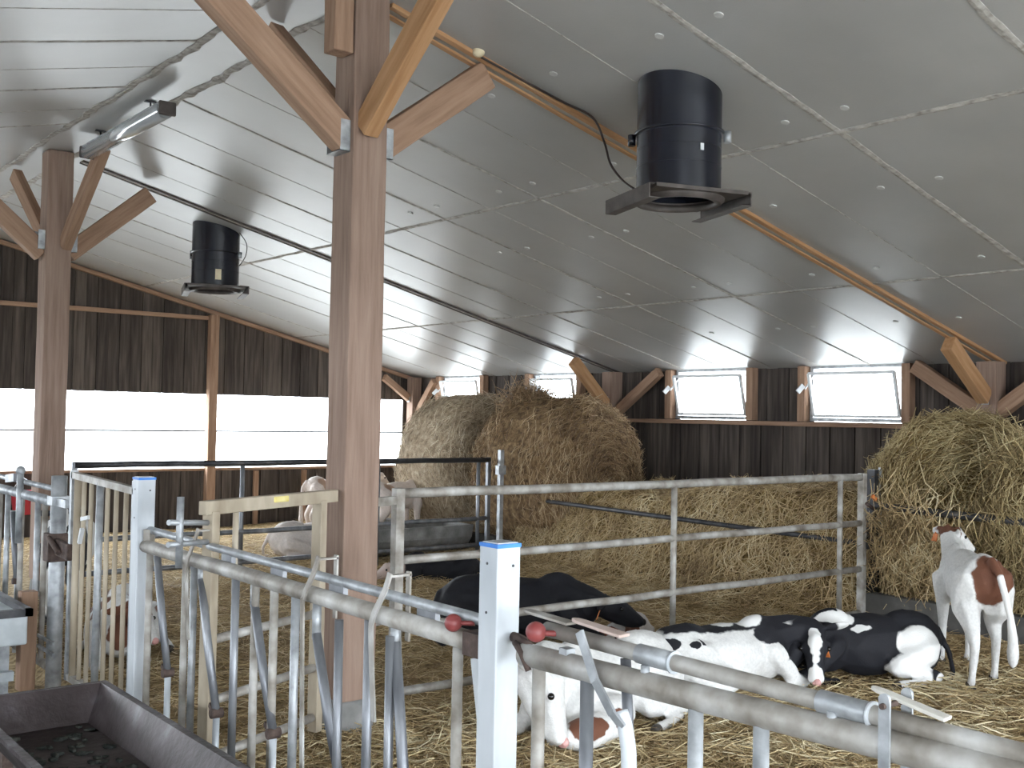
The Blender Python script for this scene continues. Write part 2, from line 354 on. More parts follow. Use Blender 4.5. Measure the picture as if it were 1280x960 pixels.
# left wall: low boarding under an open feed side; near wall: open doorway
LEFT_OPEN = (1.65, 2.15)
b = MB(); boards(b, 'y', XL-.03, YN, YG, -.3, lambda y: LEFT_OPEN[0]); b.box(XL-.06, XL-.04, YN, YG, LEFT_OPEN[1], 2.4); struct(b.out('wall_left', 'boards'))
b = MB()
boards(b, 'x', YN-.03, XL, XW, 2.3, lambda x: cz(x)+.01); boards(b, 'x', YN-.03, 6.6, XW, -.3, lambda x: 2.3); boards(b, 'x', YN-.03, XL, -2.2, -.3, lambda x: 2.3)
struct(b.out('wall_near', 'boards'))
portal((3.0, YG+.1, 1.3), (0, -1, 0), 12.4, 1.05)
for y0, y1 in WINS: portal((XW+.1, (y0+y1)/2, 1.9), (-1, 0, 0), y1-y0, .5)
portal((XL-.1, 5, 1.9), (1, 0, 0), 17, .5)
portal((2.2, YN-.1, 1.0), (0, 1, 0), 8.8, 2.6)

# windows
for i, (y0, y1) in enumerate(WINS):
    b = MB(); x0, x1 = XW-.02, XW+.07; t = .035
    b.box(x0, x1, y0, y1, WZ0-t, WZ0); b.box(x0, x1, y0, y1, WZ1, WZ1+.03); b.box(x0, x1, y0, y0+t, WZ0, WZ1); b.box(x0, x1, y1-t, y1, WZ0, WZ1)
    wn = struct(b.out('window_%d' % (i+1), 'galv'))
    # tilted-in sash
    tilt = .11; s = MB(); zt = WZ1-.055
    fr = .028
    def P(y, z): return V((XW-.01-tilt*(z-WZ0)/(zt-WZ0), y, z))
    ya, yb = y0+.05, y1-.05
    s.bar(P(ya, zt), P(yb, zt), fr, fr); s.bar(P(ya, WZ0+.02), P(yb, WZ0+.02), fr, fr); s.bar(P(ya, WZ0+.02), P(ya, zt), fr, fr, (0, 1, 0)); s.bar(P(yb, WZ0+.02), P(yb, zt), fr, fr, (0, 1, 0))
    s.out('sash', 'white_plastic', wn)
    g = MB(); e = V((.003, 0, 0)); g.hexa([P(ya, WZ0+.02), P(yb, WZ0+.02), P(yb, WZ0+.02)+e, P(ya, WZ0+.02)+e], [P(ya, zt), P(yb, zt), P(yb, zt)+e, P(ya, zt)+e]); g.out('pane', 'glass', wn)
    h = MB(); h.bar((XW-.13, y1+.005, 1.97), (XW-.19, y1+.03, 1.90), .02, .05); h.bar((XW-.02, y1-.03, 2.06), (XW-.15, y1-.03, 1.93), .012, .012); h.out('stay_handle', 'white_plastic', wn)
    # side studs
    for yy in ((y0-.06), (y1+.06)):
        q = struct(timber('trim_1', (XW-.05, yy, 1.6), (XW-.05, yy, cz(XW-.05)-.005), .10, .09, 'timber'))
def ledge(y0, y1): return struct(timber('trim_2', (XW-.055, y0, 1.572), (XW-.055, y1, 1.572), .10, .045, 'timber'))
ledge(YN, 9.45); ledge(9.7, 14.0)
struct(timber('trim_3', (XW-.04, 5, .55), (XW-.04, 14, .55), .07, .1, 'timber'))
# gable girts, rake trim, mid wire
def gz(x): return cz(x)-.04
struct(timber('trim_4', (RX1, YG-.03, gz(RX1)), (XW, YG-.03, gz(XW)), .06, .055, 'timber'))
struct(timber('trim_4', (RX0, YG-.03, gz(RX0)), (XL, YG-.03, gz(XL)), .06, .055, 'timber'))
struct(timber('trim_5', (XL, YG-.04, 2.85), (5.98, YG-.04, 2.85), .06, .055, 'timber'))
struct(timber('trim_6', (XL, YG-.015, .79), (9.3, YG-.015, .79), .05, .035, 'timber'))
b = MB(); b.tube([(XL, YG+.02, 1.31), (9.3, YG+.02, 1.31)], .012, 8); struct(b.out('trim_7', 'dark_steel'))
for x in (1.2, 5.98, 8.0): pass
for x, zt in ((6.05, None), (-.4, None)):
    tag(timber('wall_post', (x, YG-.07, -.2), (x, YG-.07, cz(x)-.08), .12, .12, 'timber'),
        'slim timber post on the far gable wall between the open strips' if x > 0 else 'slim timber post of the far gable wall near its left end', 'post')
for x in (6.75, 7.5, 4.4): struct(timber('trim_8', (x, YG-.03, -.1), (x, YG-.03, .76), .07, .05, 'timber'))
for x in (6.1,):
    for z in (1.62, 1.17): 
        bb = MB(); bb.box(x-.11, x-.06, YG-.06, YG+.01, z-.1, z+.05); struct(bb.out('trim_9', 'dark_steel'))
# straw bed floor
def bedz(x, y): 
    return .018*noise.noise(V((x*1.3, y*1.3, 0)))+.014*noise.noise(V((x*5, y*5, 3)))+.035*max(0, min(1, (x-6.3)/1.2))
b = MB(); nx, ny = 110, 240; grid = []
for j in range(ny+1):
    y = -1.5+(YG+1.45)*j/ny
    row = []
    for i in range(nx+1):
        x = 1.7+(XW-1.72)*i/nx
        row.append(b.b.verts.new((x, y, bedz(x, y)-.0 if x > 1.95 else -.05)))
    grid.append(row)
for j in range(ny):
    for i in range(nx): b.b.faces.new([grid[j][i], grid[j][i+1], grid[j+1][i+1], grid[j+1][i]]).smooth = True
bed = b.out('straw_bedding', 'bed'); tag(bed, 'deep trodden golden straw covering the pen floor under the calves', 'straw', kind='stuff')

# ------------------------------------------------------------------ straw stalks
def stalks(name, P, D, L, W, m, bend=.18, parent=None, off=None, nrm=None):
    """P base points (n,3); D directions; L lengths; W widths; three-sided bent stalks in one mesh"""
    n = len(P); P = np.asarray(P, float); D = np.asarray(D, float); D /= np.linalg.norm(D, axis=1)[:, None]+1e-9
    A = np.cross(D, np.array([0.13, .21, 1.])); A /= np.linalg.norm(A, axis=1)[:, None]+1e-9; B = np.cross(D, A)
    bd = np.random.uniform(-1, 1, (n, 1))*A*bend+np.random.uniform(-1, 1, (n, 1))*B*bend
    L = np.asarray(L).reshape(-1, 1); W = np.asarray(W).reshape(-1, 1)
    vs = []
    for t, wk in ((0, .8), (.5, 1.), (1, .5)):
        c = P+D*L*(t-.5)+bd*L*(4*t*(1-t)-.5)*.5
        for k in range(3):
            an = 2*PI*k/3; vs.append(c+(A*math.cos(an)+B*math.sin(an))*W*wk*.5)
    verts = np.stack(vs, 1).reshape(-1, 3)
    if parent is not None: verts = verts-np.array(parent['_o'])
    f = []
    for s in (0, 3):
        for k in range(3): a, c = s+k, s+(k+1) % 3; f.append((a, c, c+3, a+3))
    f = np.array(f); allf = (f[None]+(np.arange(n)*9)[:, None, None]).reshape(-1, 4)
    me = bpy.data.meshes.new(name); me.vertices.add(len(verts)); me.vertices.foreach_set('co', verts.ravel())
    me.loops.add(allf.size); me.loops.foreach_set('vertex_index', allf.ravel().astype(np.int32))
    me.polygons.add(len(allf)); me.polygons.foreach_set('loop_start', np.arange(len(allf), dtype=np.int32)*4); me.polygons.foreach_set('loop_total', np.full(len(allf), 4, np.int32))
    me.update(calc_edges=True); me.materials.append(M[m])
    o = bpy.data.objects.new(name, me); COL.objects.link(o)
    if parent is not None: o.parent = parent
    return o
rnd = np.random
def flatdirs(n, tilt=.25):
    a = rnd.uniform(0, 2*PI, n); return np.stack([np.cos(a), np.sin(a), rnd.normal(0, tilt, n)], 1)
# loose straw on the pen floor: denser close to the camera
pts = []
for x0, x1, y0, y1, n in ((1.9, 5.2, .6, 4.9, 26000), (4.0, 7.6, 2.5, 5.6, 15000), (2.0, 8.0, 4.9, 9.6, 16000), (3, 8.6, 9.6, 13.8, 6000)):
    q = np.stack([rnd.uniform(x0, x1, n), rnd.uniform(y0, y1, n), np.zeros(n)], 1); pts.append(q)
q = np.concatenate(pts); q[:, 2] = [bedz(a, c)+.008+abs(random.gauss(0, .012)) for a, c in q[:, :2]]
n = len(q); ls = rnd.uniform(.06, .26, n); tag(stalks('loose_straw', q, flatdirs(n, .22), ls, rnd.uniform(.003, .006, n), 'straw'), 'loose golden straw stalks strewn over the pen floor', 'straw', kind='stuff')

n = 3200; q = np.stack([rnd.uniform(2.0, 6.6, n), rnd.uniform(.7, 4.8, n), np.zeros(n)], 1); q[:, 2] = [bedz(a, c)+.022+abs(random.gauss(0, .015)) for a, c in q[:, :2]]
tag(stalks('loose_straw', q, flatdirs(n, .16), rnd.uniform(.12, .34, n), rnd.uniform(.005, .009, n), 'pale_stalk', bend=.12), 'thick pale straw stalks lying on top of the bedding in the foreground', 'straw', kind='stuff')

# ------------------------------------------------------------------ ridge posts, braces, rafters
def ridge_post(x0, y0, w, label, foot_top):
    t = thing('timber_post', (x0+w/2, y0+w/2, 0), label, 'post')
    timber('post_shaft', (x0+w/2, y0+w/2, foot_top), (x0+w/2, y0+w/2, RZ-.003), w, w, 'post_timber', up=(0, 1, 0), parent=t, bevel=.008)
    f = MB(); e = .012; f.hexa([(x0-e, y0-e, -.1), (x0+w+e, y0-e, -.1), (x0+w+e, y0+w+e, -.1), (x0-e, y0+w+e, -.1)], [(x0+e, y0+e, foot_top), (x0+w-e, y0+e, foot_top), (x0+w-e, y0+w-e, foot_top), (x0+e, y0+w-e, foot_top)])
    o = f.out('concrete_footing', 'concrete', t, bevel=.01)
    for (ax, ay, bx, by) in ((x0-.055, y0+.03, x0+.0, y0+.17), (x0+w, y0+.03, x0+w+.055, y0+.17)):
        g = MB(); z0 = 2.93
        g.box(ax, bx, ay, ay+.004, z0-.02, z0+.14); g.box(ax, bx, by-.004, by, z0-.02, z0+.14); g.box(min(ax, bx), max(ax, bx), ay, by, z0-.02, z0-.016); g.out('steel_bracket', 'galv', t)
    return t
ridge_post(2.73, 4.70, .2, 'thick square timber roof post nearest the camera, with concrete foot', .165)
ridge_post(2.57, 9.40, .205, 'square timber roof post farther left, near the fluorescent lamp', .165)
def brace(p0, p1, w, h, label, m='timber', up=(0, 0, 1)):
    return tag(timber('diagonal_brace', p0, p1, w, h, m, up), label, 'beam')
brace((2.93, 4.80, 2.98), (3.62, 4.80, 3.50), .09, .16, 'pale orange brace rising right from the nearest post to the rafter')
brace((2.73, 4.78, 2.98), (1.985, 4.78, 3.565), .10, .155, 'thick pale orange brace rising left from the nearest post', 'timber')
brace((2.80, 4.90, 3.10), (2.66, 5.50, 3.70), .09, .13, 'darker brace behind the nearest post, rising away along the ridge')
brace((2.80, 4.70, 3.03), (2.86, 4.08, 3.645), .09, .13, 'bright orange brace leaning towards the camera at the nearest post', 'orange_timber')
tag(timber('timber_block', (2.665, 4.755, 3.40), (2.665, 4.755, RZ-.07), .11, .11, 'timber', up=(0, 1, 0)), 'short square timber block beside the top of the nearest post', 'timber')
brace((2.77, 9.5, 2.90), (3.46, 9.5, 3.50), .09, .15, 'brace rising right from the far ridge post to the ceiling')
brace((2.57, 9.5, 2.88), (1.86, 9.5, 3.50), .10, .15, 'brace rising left from the far ridge post')
brace((2.66, 9.60, 2.95), (2.55, 10.35, 3.68), .08, .12, 'narrow brace behind the far ridge post, rising away')
brace((2.72, 9.40, 2.95), (2.80, 8.72, 3.68), .08, .12, 'dark narrow brace leaning towards the lamp at the far ridge post')
# rafters: twin timber edges with a pale strip between, flush with the roof lining
def rafter(y, x0, x1, m, label, w=.13, drop=.03):
    t = thing('rafter', (x0, y, cz(x0)), label, 'beam')
    for s in (-1, 1): timber('rafter_edge', (x0, y+s*w*.36, cz(x0)-drop*.3), (x1, y+s*w*.36, cz(x1)-drop*.3), w*.3, drop, m, parent=t, bevel=.003)
    timber('pale_strip', (x0, y, cz(x0)-drop*.05), (x1, y, cz(x1)-drop*.05), w*.42, drop*.8, 'pale_wood', parent=t, bevel=0)
    return t
M['pale_wood'] = noisy('pale_strip', [(.3, (.34, .30, .25)), (.7, (.46, .43, .38))], 6, .8, sc3=(6, 6, 1))
rafter(4.78, 2.95, XW, 'orange_timber', 'long orange rafter crossing the ceiling above the nearest post')
rafter(9.62, 2.90, XW, 'brown_plate', 'thin dark-edged rafter crossing the ceiling from the far ridge post', .11, .018)
# window-wall posts with braces
def wall_post(y, label, w=.18):
    t = thing('wall_post', (XW-.12, y, 0), label, 'post')
    timber('post_shaft', (XW-.115, y, -.1), (XW-.115, y, cz(XW-.115)-.03), w, w, 'post_timber', up=(0, 1, 0), parent=t)
    g = MB(); g.box(XW-.225, XW-.207, y-.03, y+.03, 1.78, 1.86); g.out('bracket_plate', 'galv', t)
    return t
wall_post(4.80, 'timber wall post at the right edge, behind the right hay bale'); wall_post(9.60, 'timber wall post above the brown hay bale')
wall_post(13.98, 'corner post where the gable wall meets the window wall', .16)
brace((9.20, 4.80, 1.84), (8.58, 4.80, 2.285), .10, .14, 'orange brace from the right wall post up to the long rafter', 'orange_timber')
brace((9.30, 4.88, 1.72), (9.28, 5.52, 2.14), .10, .13, 'brace along the window wall, left of the right wall post')
brace((9.30, 4.72, 1.72), (9.28, 4.15, 2.14), .10, .13, 'brace at the right edge, rising right from the wall post')
brace((9.20, 9.60, 1.75), (8.66, 9.60, 2.27), .10, .13, 'orange brace over the brown bale, rising to the thin rafter', 'orange_timber')
brace((9.30, 9.50, 1.67), (9.28, 8.78, 2.15), .09, .11, 'brace rising right beside the small window over the brown bale')
brace((9.33, 13.9, 1.62), (9.30, 13.42, 2.10), .09, .10, 'short brace in the far corner beside the last window')
brace((9.28, 14.0, 1.80), (8.75, 13.98, 2.15), .08, .10, 'short brace in the far corner rising left across the gable')
struct(timber('trim_10', (9.36, 13.35, 1.75), (9.36, 13.9, 1.75), .05, .04))

# ------------------------------------------------------------------ chimney fans, lamp, cables
def fan(cx, cy, zb, label, dx=0., sticker=False):
    R = .228; t = thing('ventilation_duct', (cx, cy, zb), label, 'ventilation duct', 'black ventilation ducts')
    b = MB(); n = 48; top = []; prof = [(R, 0), (R, .335)]
    b.lathe((cx, cy, zb), prof, n)
    # top ring follows the slope
    rb = [b.b.verts.new((cx+R*math.cos(2*PI*k/n), cy+R*math.sin(2*PI*k/n), zb+.335)) for k in range(n)]
    rt = [b.b.verts.new((cx+R*math.cos(2*PI*k/n), cy+R*math.sin(2*PI*k/n), cz(cx+R*math.cos(2*PI*k/n))-.002)) for k in range(n)]
    ri = [b.b.verts.new((cx+(R-.015)*math.cos(2*PI*k/n), cy+(R-.015)*math.sin(2*PI*k/n), zb+.0)) for k in range(n)]
    ru = [b.b.verts.new((cx+(R-.015)*math.cos(2*PI*k/n), cy+(R-.015)*math.sin(2*PI*k/n), zb+.5)) for k in range(n)]
    for k in range(n):
        j = (k+1) % n; b.b.faces.new([rb[k], rb[j], rt[j], rt[k]]).smooth = True; b.b.faces.new([ri[k], ri[j], ru[j], ru[k]]).smooth = True
    b.out('duct_cylinder', 'black_plastic', t)
    b = MB(); b.lathe((cx, cy, zb), [(R-.002, .335), (R+.016, .335), (R+.016, .348), (R-.002, .348)], n); b.out('joint_flange', 'black_plastic', t)
    for hz in (.155, .25):
        b = MB(); b.lathe((cx, cy, zb), [(R-.002, hz), (R+.0015, hz), (R+.0015, hz+.003), (R-.002, hz+.003)], n); b.out('band', 'black_plastic', t)
    for s in (-1, 1):
        h = MB(); p = V((cx+s*.62*(R+.03), cy-s*.78*(R+.03), zb+.315)); h.tube([p+V((0, 0, -.025)), p+V((0, 0, .035))], .022, 12); h.out('clip', 'black_plastic' if s < 0 else 'galv', t)
    b = MB(); z = zb
    b.lathe((cx, cy, z), [(R+.0, -.04), (R+.02, -.02), (R+.02, .0), (R-.02, 0), (R-.035, -.035), (R+.0, -.04)], n)
    # square plate with round hole
    s_ = .27; ang = math.radians(-19); rot = lambda x, y: (cx+x*math.cos(ang)-y*math.sin(ang), cy+x*math.sin(ang)+y*math.cos(ang))
    N = 48; oc = []; ic = []
    for k in range(N):
        a = 2*PI*k/N; m_ = max(abs(math.cos(a)), abs(math.sin(a))); ox, oy = s_*math.cos(a)/m_, s_*math.sin(a)/m_
        oc.append([b.b.verts.new((*rot(ox, oy), z+zz)) for zz in (-.012, .008)]); ic.append([b.b.verts.new((*rot((R-.02)*math.cos(a), (R-.02)*math.sin(a)), z+zz)) for zz in (-.012, .008)])
    for k in range(N):
        j = (k+1) % N
        for q0, q1, q2, q3 in ((oc[k][0], oc[j][0], ic[j][0], ic[k][0]), (oc[k][1], oc[j][1], ic[j][1], ic[k][1]), (oc[k][0], oc[j][0], oc[j][1], oc[k][1]), (ic[k][0], ic[j][0], ic[j][1], ic[k][1])): b.b.faces.new([q0, q1, q2, q3])
    b.out('base_plate', 'brown_plate', t)
    for s in (-1, 1):
        r = MB(); x = s*.30
        def Q(px, py, pz): xx, yy = rot(px, py); return V((xx, yy, z+pz))
        y0, y1 = (-.25, .28)
        r.bar(Q(x, y0, -.03), Q(x, y1, -.03), .006, .075); r.bar(Q(x-s*.03, y0, -.066), Q(x-s*.03, y1, -.066), .06, .006); r.bar(Q(x-s*.03, y0, .006), Q(x-s*.03, y1, .006), .06, .006)
        r.out('side_rail', 'brown_plate', t)
    hb = MB(); hb.tube([(cx, cy, zb+.16), (cx, cy, zb+.24)], .07, 20); hb.out('fan_hub', 'dark_steel', t)
    for k in range(5):
        a = 2*PI*k/5; f = MB(); c = V((cx, cy, zb+.2)); d = V((math.cos(a), math.sin(a), 0)); e = V((-math.sin(a), math.cos(a), 0))
        f.hexa([c+d*.06-e*.03+V((0, 0, .02)), c+d*.06+e*.03-V((0, 0, .02)), c+d*.2+e*.05-V((0, 0, .015)), c+d*.2-e*.05+V((0, 0, .015))], [c+d*.06-e*.03+V((0, 0, .024)), c+d*.06+e*.03-V((0, 0, .016)), c+d*.2+e*.05-V((0, 0, .011)), c+d*.2-e*.05+V((0, 0, .019))]); f.out('fan_blade', 'dark_steel', t)
    # label plate
    a = math.atan2(-cy, -cx)+(.12 if sticker else .55); p = V((cx+R*math.cos(a), cy+R*math.sin(a), zb+(.06 if sticker else .21))); q = V((-math.sin(a), math.cos(a), 0)); nrm = V((math.cos(a), math.sin(a), 0))
    hs = .028 if sticker else .010
    l = MB(); l.hexa([p-q*hs-nrm*.01, p+q*hs-nrm*.01, p+q*hs+nrm*.004, p-q*hs+nrm*.004], [v+V((0, 0, hs*3.6)) for v in (p-q*hs-nrm*.01, p+q*hs-nrm*.01, p+q*hs+nrm*.004, p-q*hs+nrm*.004)]); l.out('sticker', 'cream' if sticker else 'white_plastic', t)
    return t
fan(4.34, 3.99, 2.80, 'large black ventilation duct hanging near the top right of the ceiling')
fan(4.36, 10.12, 2.80, 'smaller-looking black ventilation duct with pale sticker, far left of the ceiling', sticker=True)
t = thing('fluorescent_lamp', (2.70, 8.0, 3.62), 'long grey fluorescent batten lamp hung under the ridge, unlit', 'lamp')
b = MB(); b.bar((2.70, 7.15, 3.655), (2.70, 8.80, 3.655), .10, .05); b.out('lamp_body', 'galv', t, bevel=.01)
b = MB(); b.tube([(2.70, 7.17, 3.63), (2.70, 8.78, 3.63)], .060, 24); b.out('lamp_cover', 'cover', t)
for y in (7.13, 8.82): b = MB(); b.bar((2.70, y-.012, 3.63), (2.70, y+.012, 3.63), .12, .095); b.out('end_cap', 'brown_plate', t, bevel=.01)
for y in (7.45, 8.5):
    b = MB(); b.tube([(2.70, y, 3.67), (2.70, y, 3.748)], .006, 8); b.bar((2.66, y, 3.742), (2.74, y, 3.742), .03, .008); b.out('hanger', 'dark_steel', t)
b = MB(); P = [(3.52, 4.70, 3.56), (3.75, 4.70, 3.51), (4.1, 4.69, 3.43), (4.32, 4.66, 3.37), (4.36, 4.60, 3.22), (4.30, 4.48, 3.06), (4.27, 4.35, 2.94), (4.26, 4.24, 2.87)]
def smooth(P, k=6):
    P = [V(p) for p in P]; o = []
    for i in range(len(P)-1):
        p0, p1, p2, p3 = P[max(i-1, 0)], P[i], P[i+1], P[min(i+2, len(P)-1)]
        for j in range(k):
            t = j/k; o.append(.5*((2*p1)+(-p0+p2)*t+(2*p0-5*p1+4*p2-p3)*t*t+(-p0+3*p1-3*p2+p3)*t**3))
    return o+[P[-1]]
b.tube(smooth(P), .007, 8); tag(b.out('power_cable', 'cable'), 'thin dark cable running along the rafter and drooping to the large duct', 'cable')
b = MB(); b.ell((3.50, 4.70, 3.585), (.035, .035, .03), 3); b.tube([(3.50, 4.70, 3.58), (3.50, 4.70, 3.62)], .02, 12); tag(b.out('junction_cap', 'cream'), 'small cream round cap under the rafter, at the top of the right brace', 'electrical fitting')
b = MB(); b.tube(smooth([(4.50, 9.93, 3.36), (4.60, 9.95, 3.25), (4.585, 9.93, 3.12), (4.53, 9.95, 3.02)]), .004, 6); tag(b.out('power_cable', 'cable'), 'thin cable looping beside the far black duct', 'cable')

# ------------------------------------------------------------------ pipe gates across the pens
def pipe_gate(name, y, x0, x1, zs, uprights, endw, label, m, zb=.02, endm=None, rr=.024):
    t = thing(name, ((x0+x1)/2, y, 0), label, 'gate', 'tubular pen gates')
    for k, z in enumerate(zs):
        b = MB(); n = 10; b.tube([(x0+(x1-x0)*i/n, y, z+random.uniform(-.004, .004)) for i in range(n+1)], rr*(1.15 if k == 0 else 1), 14); b.out('rail', m, t)
    for x in uprights: b = MB(); b.tube([(x, y-.002, zb), (x, y-.002, zs[0])], .021, 12); b.out('upright', m, t)
    for x in (x0, x1): b = MB(); b.bar((x, y, zb), (x, y, zs[0]+.03), endw, endw); b.out('end_post', endm or m, t, bevel=.004)
    return t
g1 = pipe_gate('tubular_gate', 4.97, 3.22, 7.60, [1.165, .80, .44, .09], (5.41, 7.30), .055, 'long four-rail galvanised gate across the middle of the pen', 'galv_dirty')
for q0, q1 in (((2.93, 4.88, 1.13), (3.22, 4.97, 1.13)), ((2.93, 4.88, .5), (3.2, 4.97, .5))): b = MB(); b.bar(q0, q1, .04, .045); b.out('hinge_arm', 'galv_dirty', g1)
b = MB(); b.tube([(7.60, 4.93, .96), (7.72, 4.93, .90)], .014, 8); b.out('latch', 'rust', g1)
b = MB(); b.bar((7.63, 4.90, 1.02), (7.67, 4.89, .99), .018, .028); b.out('orange_tie', 'orange', g1)
g2 = pipe_gate('tubular_gate', 9.62, 2.92, 7.42, [1.10, .45, .16], (4.47, 5.98, 7.28), .045, 'dark thin-railed gate farther back, below the open gable strip', 'blue_steel', endm='blue_steel')
b = MB(); b.tube([(2.92, 9.60, 1.103), (7.42, 9.60, 1.103)], .026, 12); b.out('top_rail', 'dark_steel', g2)
t = thing('steel_post', (7.40, 9.37, 0), 'thin grey steel post in front of the brown bale', 'post'); 
b = MB(); b.bar((7.40, 9.37, -.1), (7.40, 9.37, 1.22), .05, .05); b.out('post_shaft', 'galv', t); b = MB(); b.bar((7.35, 9.37, 1.0), (7.45, 9.37, 1.0), .06, .10); b.out('clamp', 'galv', t)
# post carrying the barrier near the gate end
t = thing('steel_post', (7.78, 4.98, 0), 'dark steel post with galvanised edge at the end of the four-rail gate', 'post')
b = MB(); b.bar((7.80, 5.0, -.1), (7.80, 5.0, 1.22), .07, .07); b.out('post_shaft', 'dark_steel', t)
b = MB(); b.bar((7.83, 4.955, .6), (7.83, 4.955, 1.24), .03, .012); b.out('edge_strip', 'galv', t)
b = MB(); b.bar((7.62, 4.95, .62), (7.95, 4.95, .62), .04, .05); b.bar((7.62, 4.95, .74), (7.95, 4.95, .74), .04, .04); b.out('hinge', 'dark_steel', t)
# feed barrier rails along the hay
def rail(p0, p1, r, label, m): b = MB(); b.tube([p0, p1], r, 12); return tag(b.out('barrier_rail', m), label, 'rail')
rail((7.74, 4.97, .935), (7.55, 2.6, .90), .030, 'dark green-grey rail holding back the hay behind the standing calf', 'dark_steel')
rail((7.74, 5.05, .62), (7.62, 9.66, .70), .022, 'thin dark rail running in front of the brown hay to the far post', 'dark_steel')
b = MB()
for y0, y1, z in ((2.4, 4.95, .25), (5.05, 9.6, .20), (9.75, 13.8, .22)):
    b = MB(); b.box(7.62, 7.74, y0, y1, -.1, z); tag(b.out('low_kerb', 'kerb', bevel=.01), {2.4: 'low grey concrete kerb under the hay behind the standing calf', 5.05: 'low grey concrete kerb below the hay behind the four-rail gate', 9.75: 'low grey concrete kerb in the far pen beside the bales'}[y0], 'kerb')
# grey feed tub in the far pen
t = thing('feed_tub', (6.75, 10.3, 0), 'low grey rounded feed tub behind the dark rear gate', 'trough')
b = MB(); sec = [(-.30, .34), (-.27, .20), (-.17, .07), (0, .0), (.17, .07), (.27, .20), (.30, .34), (.27, .34), (.24, .21), (.15, .10), (0, .05), (-.15, .10), (-.24, .21), (-.27, .34)]
e0 = [b.b.verts.new((6.0, 10.3+y, z)) for y, z in sec]; e1 = [b.b.verts.new((7.5, 10.3+y, z)) for y, z in sec]
for k in range(len(sec)): j = (k+1) % len(sec); b.b.faces.new([e0[k], e0[j], e1[j], e1[k]])
b.out('tub_shell', 'concrete', t)
for x in (6.0, 7.5):
    b = MB(); n7 = [(x-.015, 10.3+y, z) for y, z in sec[:7]]; b.hexa(n7, [(p[0]+.03, p[1], p[2]) for p in n7]); b.out('end_wall', 'concrete', t)

# beige walk-through gate between the headlocks and the nearest post
A_ = V((2.62, 4.72, 0)); B_ = V((1.885, 4.385, 0))
t = thing('beige_gate', (2.3, 4.57, 0), 'dusty beige framed gate with yellow clip left of the nearest post', 'gate')
def G(s, z): p = A_.lerp(B_, s); return V((p.x, p.y, z))
b = MB(); b.bar(G(-.12, 1.185), G(1.04, 1.185), .045, .06); b.out('top_rail', 'beige_steel', t, bevel=.004)
for s in (.03, .97): b = MB(); b.bar(G(s, .05), G(s, 1.17), .06, .045, (1, .4, 0)); b.out('end_post', 'beige_steel', t, bevel=.004)
for z in (.62, .36, .12): b = MB(); b.tube([G(.03, z), G(.97, z)], .02, 12); b.out('rail', 'galv_dirty', t)
b = MB(); b.tube([G(.78, .8), G(.78, 1.16)], .014, 8); b.out('upright', 'beige_steel', t)
b = MB(); b.bar(G(.36, 1.195), G(.50, 1.195), .05, .032); b.out('yellow_clip', 'yellow', t, bevel=.008)
b = MB(); b.tube([G(.97, 1.12), G(1.28, 1.14)], .012, 8); b.tube([G(1.2, .95), G(1.2, 1.24)], .016, 8); b.tube([G(.97, 1.04), G(1.28, 1.05)], .012, 8); b.out('latch_bolt', 'galv', t)

# ------------------------------------------------------------------ feed fence along X = 1.88
FX = 1.88
def square_post(y, ztop, label, w=.082):
    FX = 1.839
    t = thing('square_steel_post', (FX+w/2, y+w/2, 0), label, 'post', 'white square fence posts')
    b = MB(); b.box(FX, FX+w, y, y+w, -.1, ztop); b.out('post_shaft', 'white_steel', t, bevel=.004)
    b = MB(); e = .001; b.box(FX-e, FX+w+e, y-e, y+w+e, ztop-.010, ztop+.001); b.out('blue_rim', 'blue_edge', t)
    b = MB(); b.box(FX+.006, FX+w-.006, y+.006, y+w-.006, ztop, ztop+.004); b.out('cap', 'white_steel', t)
    for dx, dz in ((-1, .055), (-1, .19)):
        b = MB(); b.tube([(FX-.002, y+.045, ztop-dz), (FX+.004, y+.045, ztop-dz)], .004, 8); b.out('bolt_hole', 'dark_steel', t)
    b = MB(); b.tube([(FX+.055, y-.002, ztop-.06), (FX+.055, y+.004, ztop-.06)], .004, 8); b.out('bolt_hole', 'dark_steel', t)
    return t
wp = square_post(2.335, 1.245, 'bright white square steel post with blue rim, in the centre foreground')
sp = square_post(5.08, 1.272, 'white square steel post farther along the feed fence, left of the headlocks')
b = MB(); b.tube([(FX+.02, 2.345, .99), (FX+.02, 2.29, .985)], .014, 10); b.out('rusty_hinge', 'rust', wp)
b = MB(); b.bar((FX, 5.08, 1.0), (FX+.02, 5.05, 1.0), .04, .06); b.out('hinge_clamp', 'galv_dirty', sp)
# round galvanised post
t = thing('round_steel_post', (FX, 6.46, 0), 'round galvanised post with rusty clamp at the left side of the fence', 'post')
b = MB(); b.tube([(FX, 6.46, -.1), (FX, 6.46, 1.205)], .043, 24); b.out('post_shaft', 'galv', t)
b = MB(); b.bar((FX-.01, 6.46, .72), (FX-.01, 6.46, .88), .10, .11, (1, 0, 0)); b.bar((FX-.02, 6.40, .81), (FX-.02, 6.16, .80), .03, .09); b.tube([(FX-.06, 6.42, .86), (FX-.05, 6.26, .79)], .016, 10); b.out('rusty_clamp', 'rust', t, bevel=.005)
b = MB(); b.bar((FX, 6.46, 1.04), (FX, 6.46, 1.09), .10, .10, (1, 0, 0)); b.bar((FX-.02, 6.42, 1.06), (FX-.02, 6.24, 1.06), .02, .045); b.out('collar', 'galv', t)
for z in (.22, .28): b = MB(); b.bar((FX-.05, 6.60, z), (FX-.05, 6.30, z), .012, .018); b.out('clamp_strap', 'galv', t)
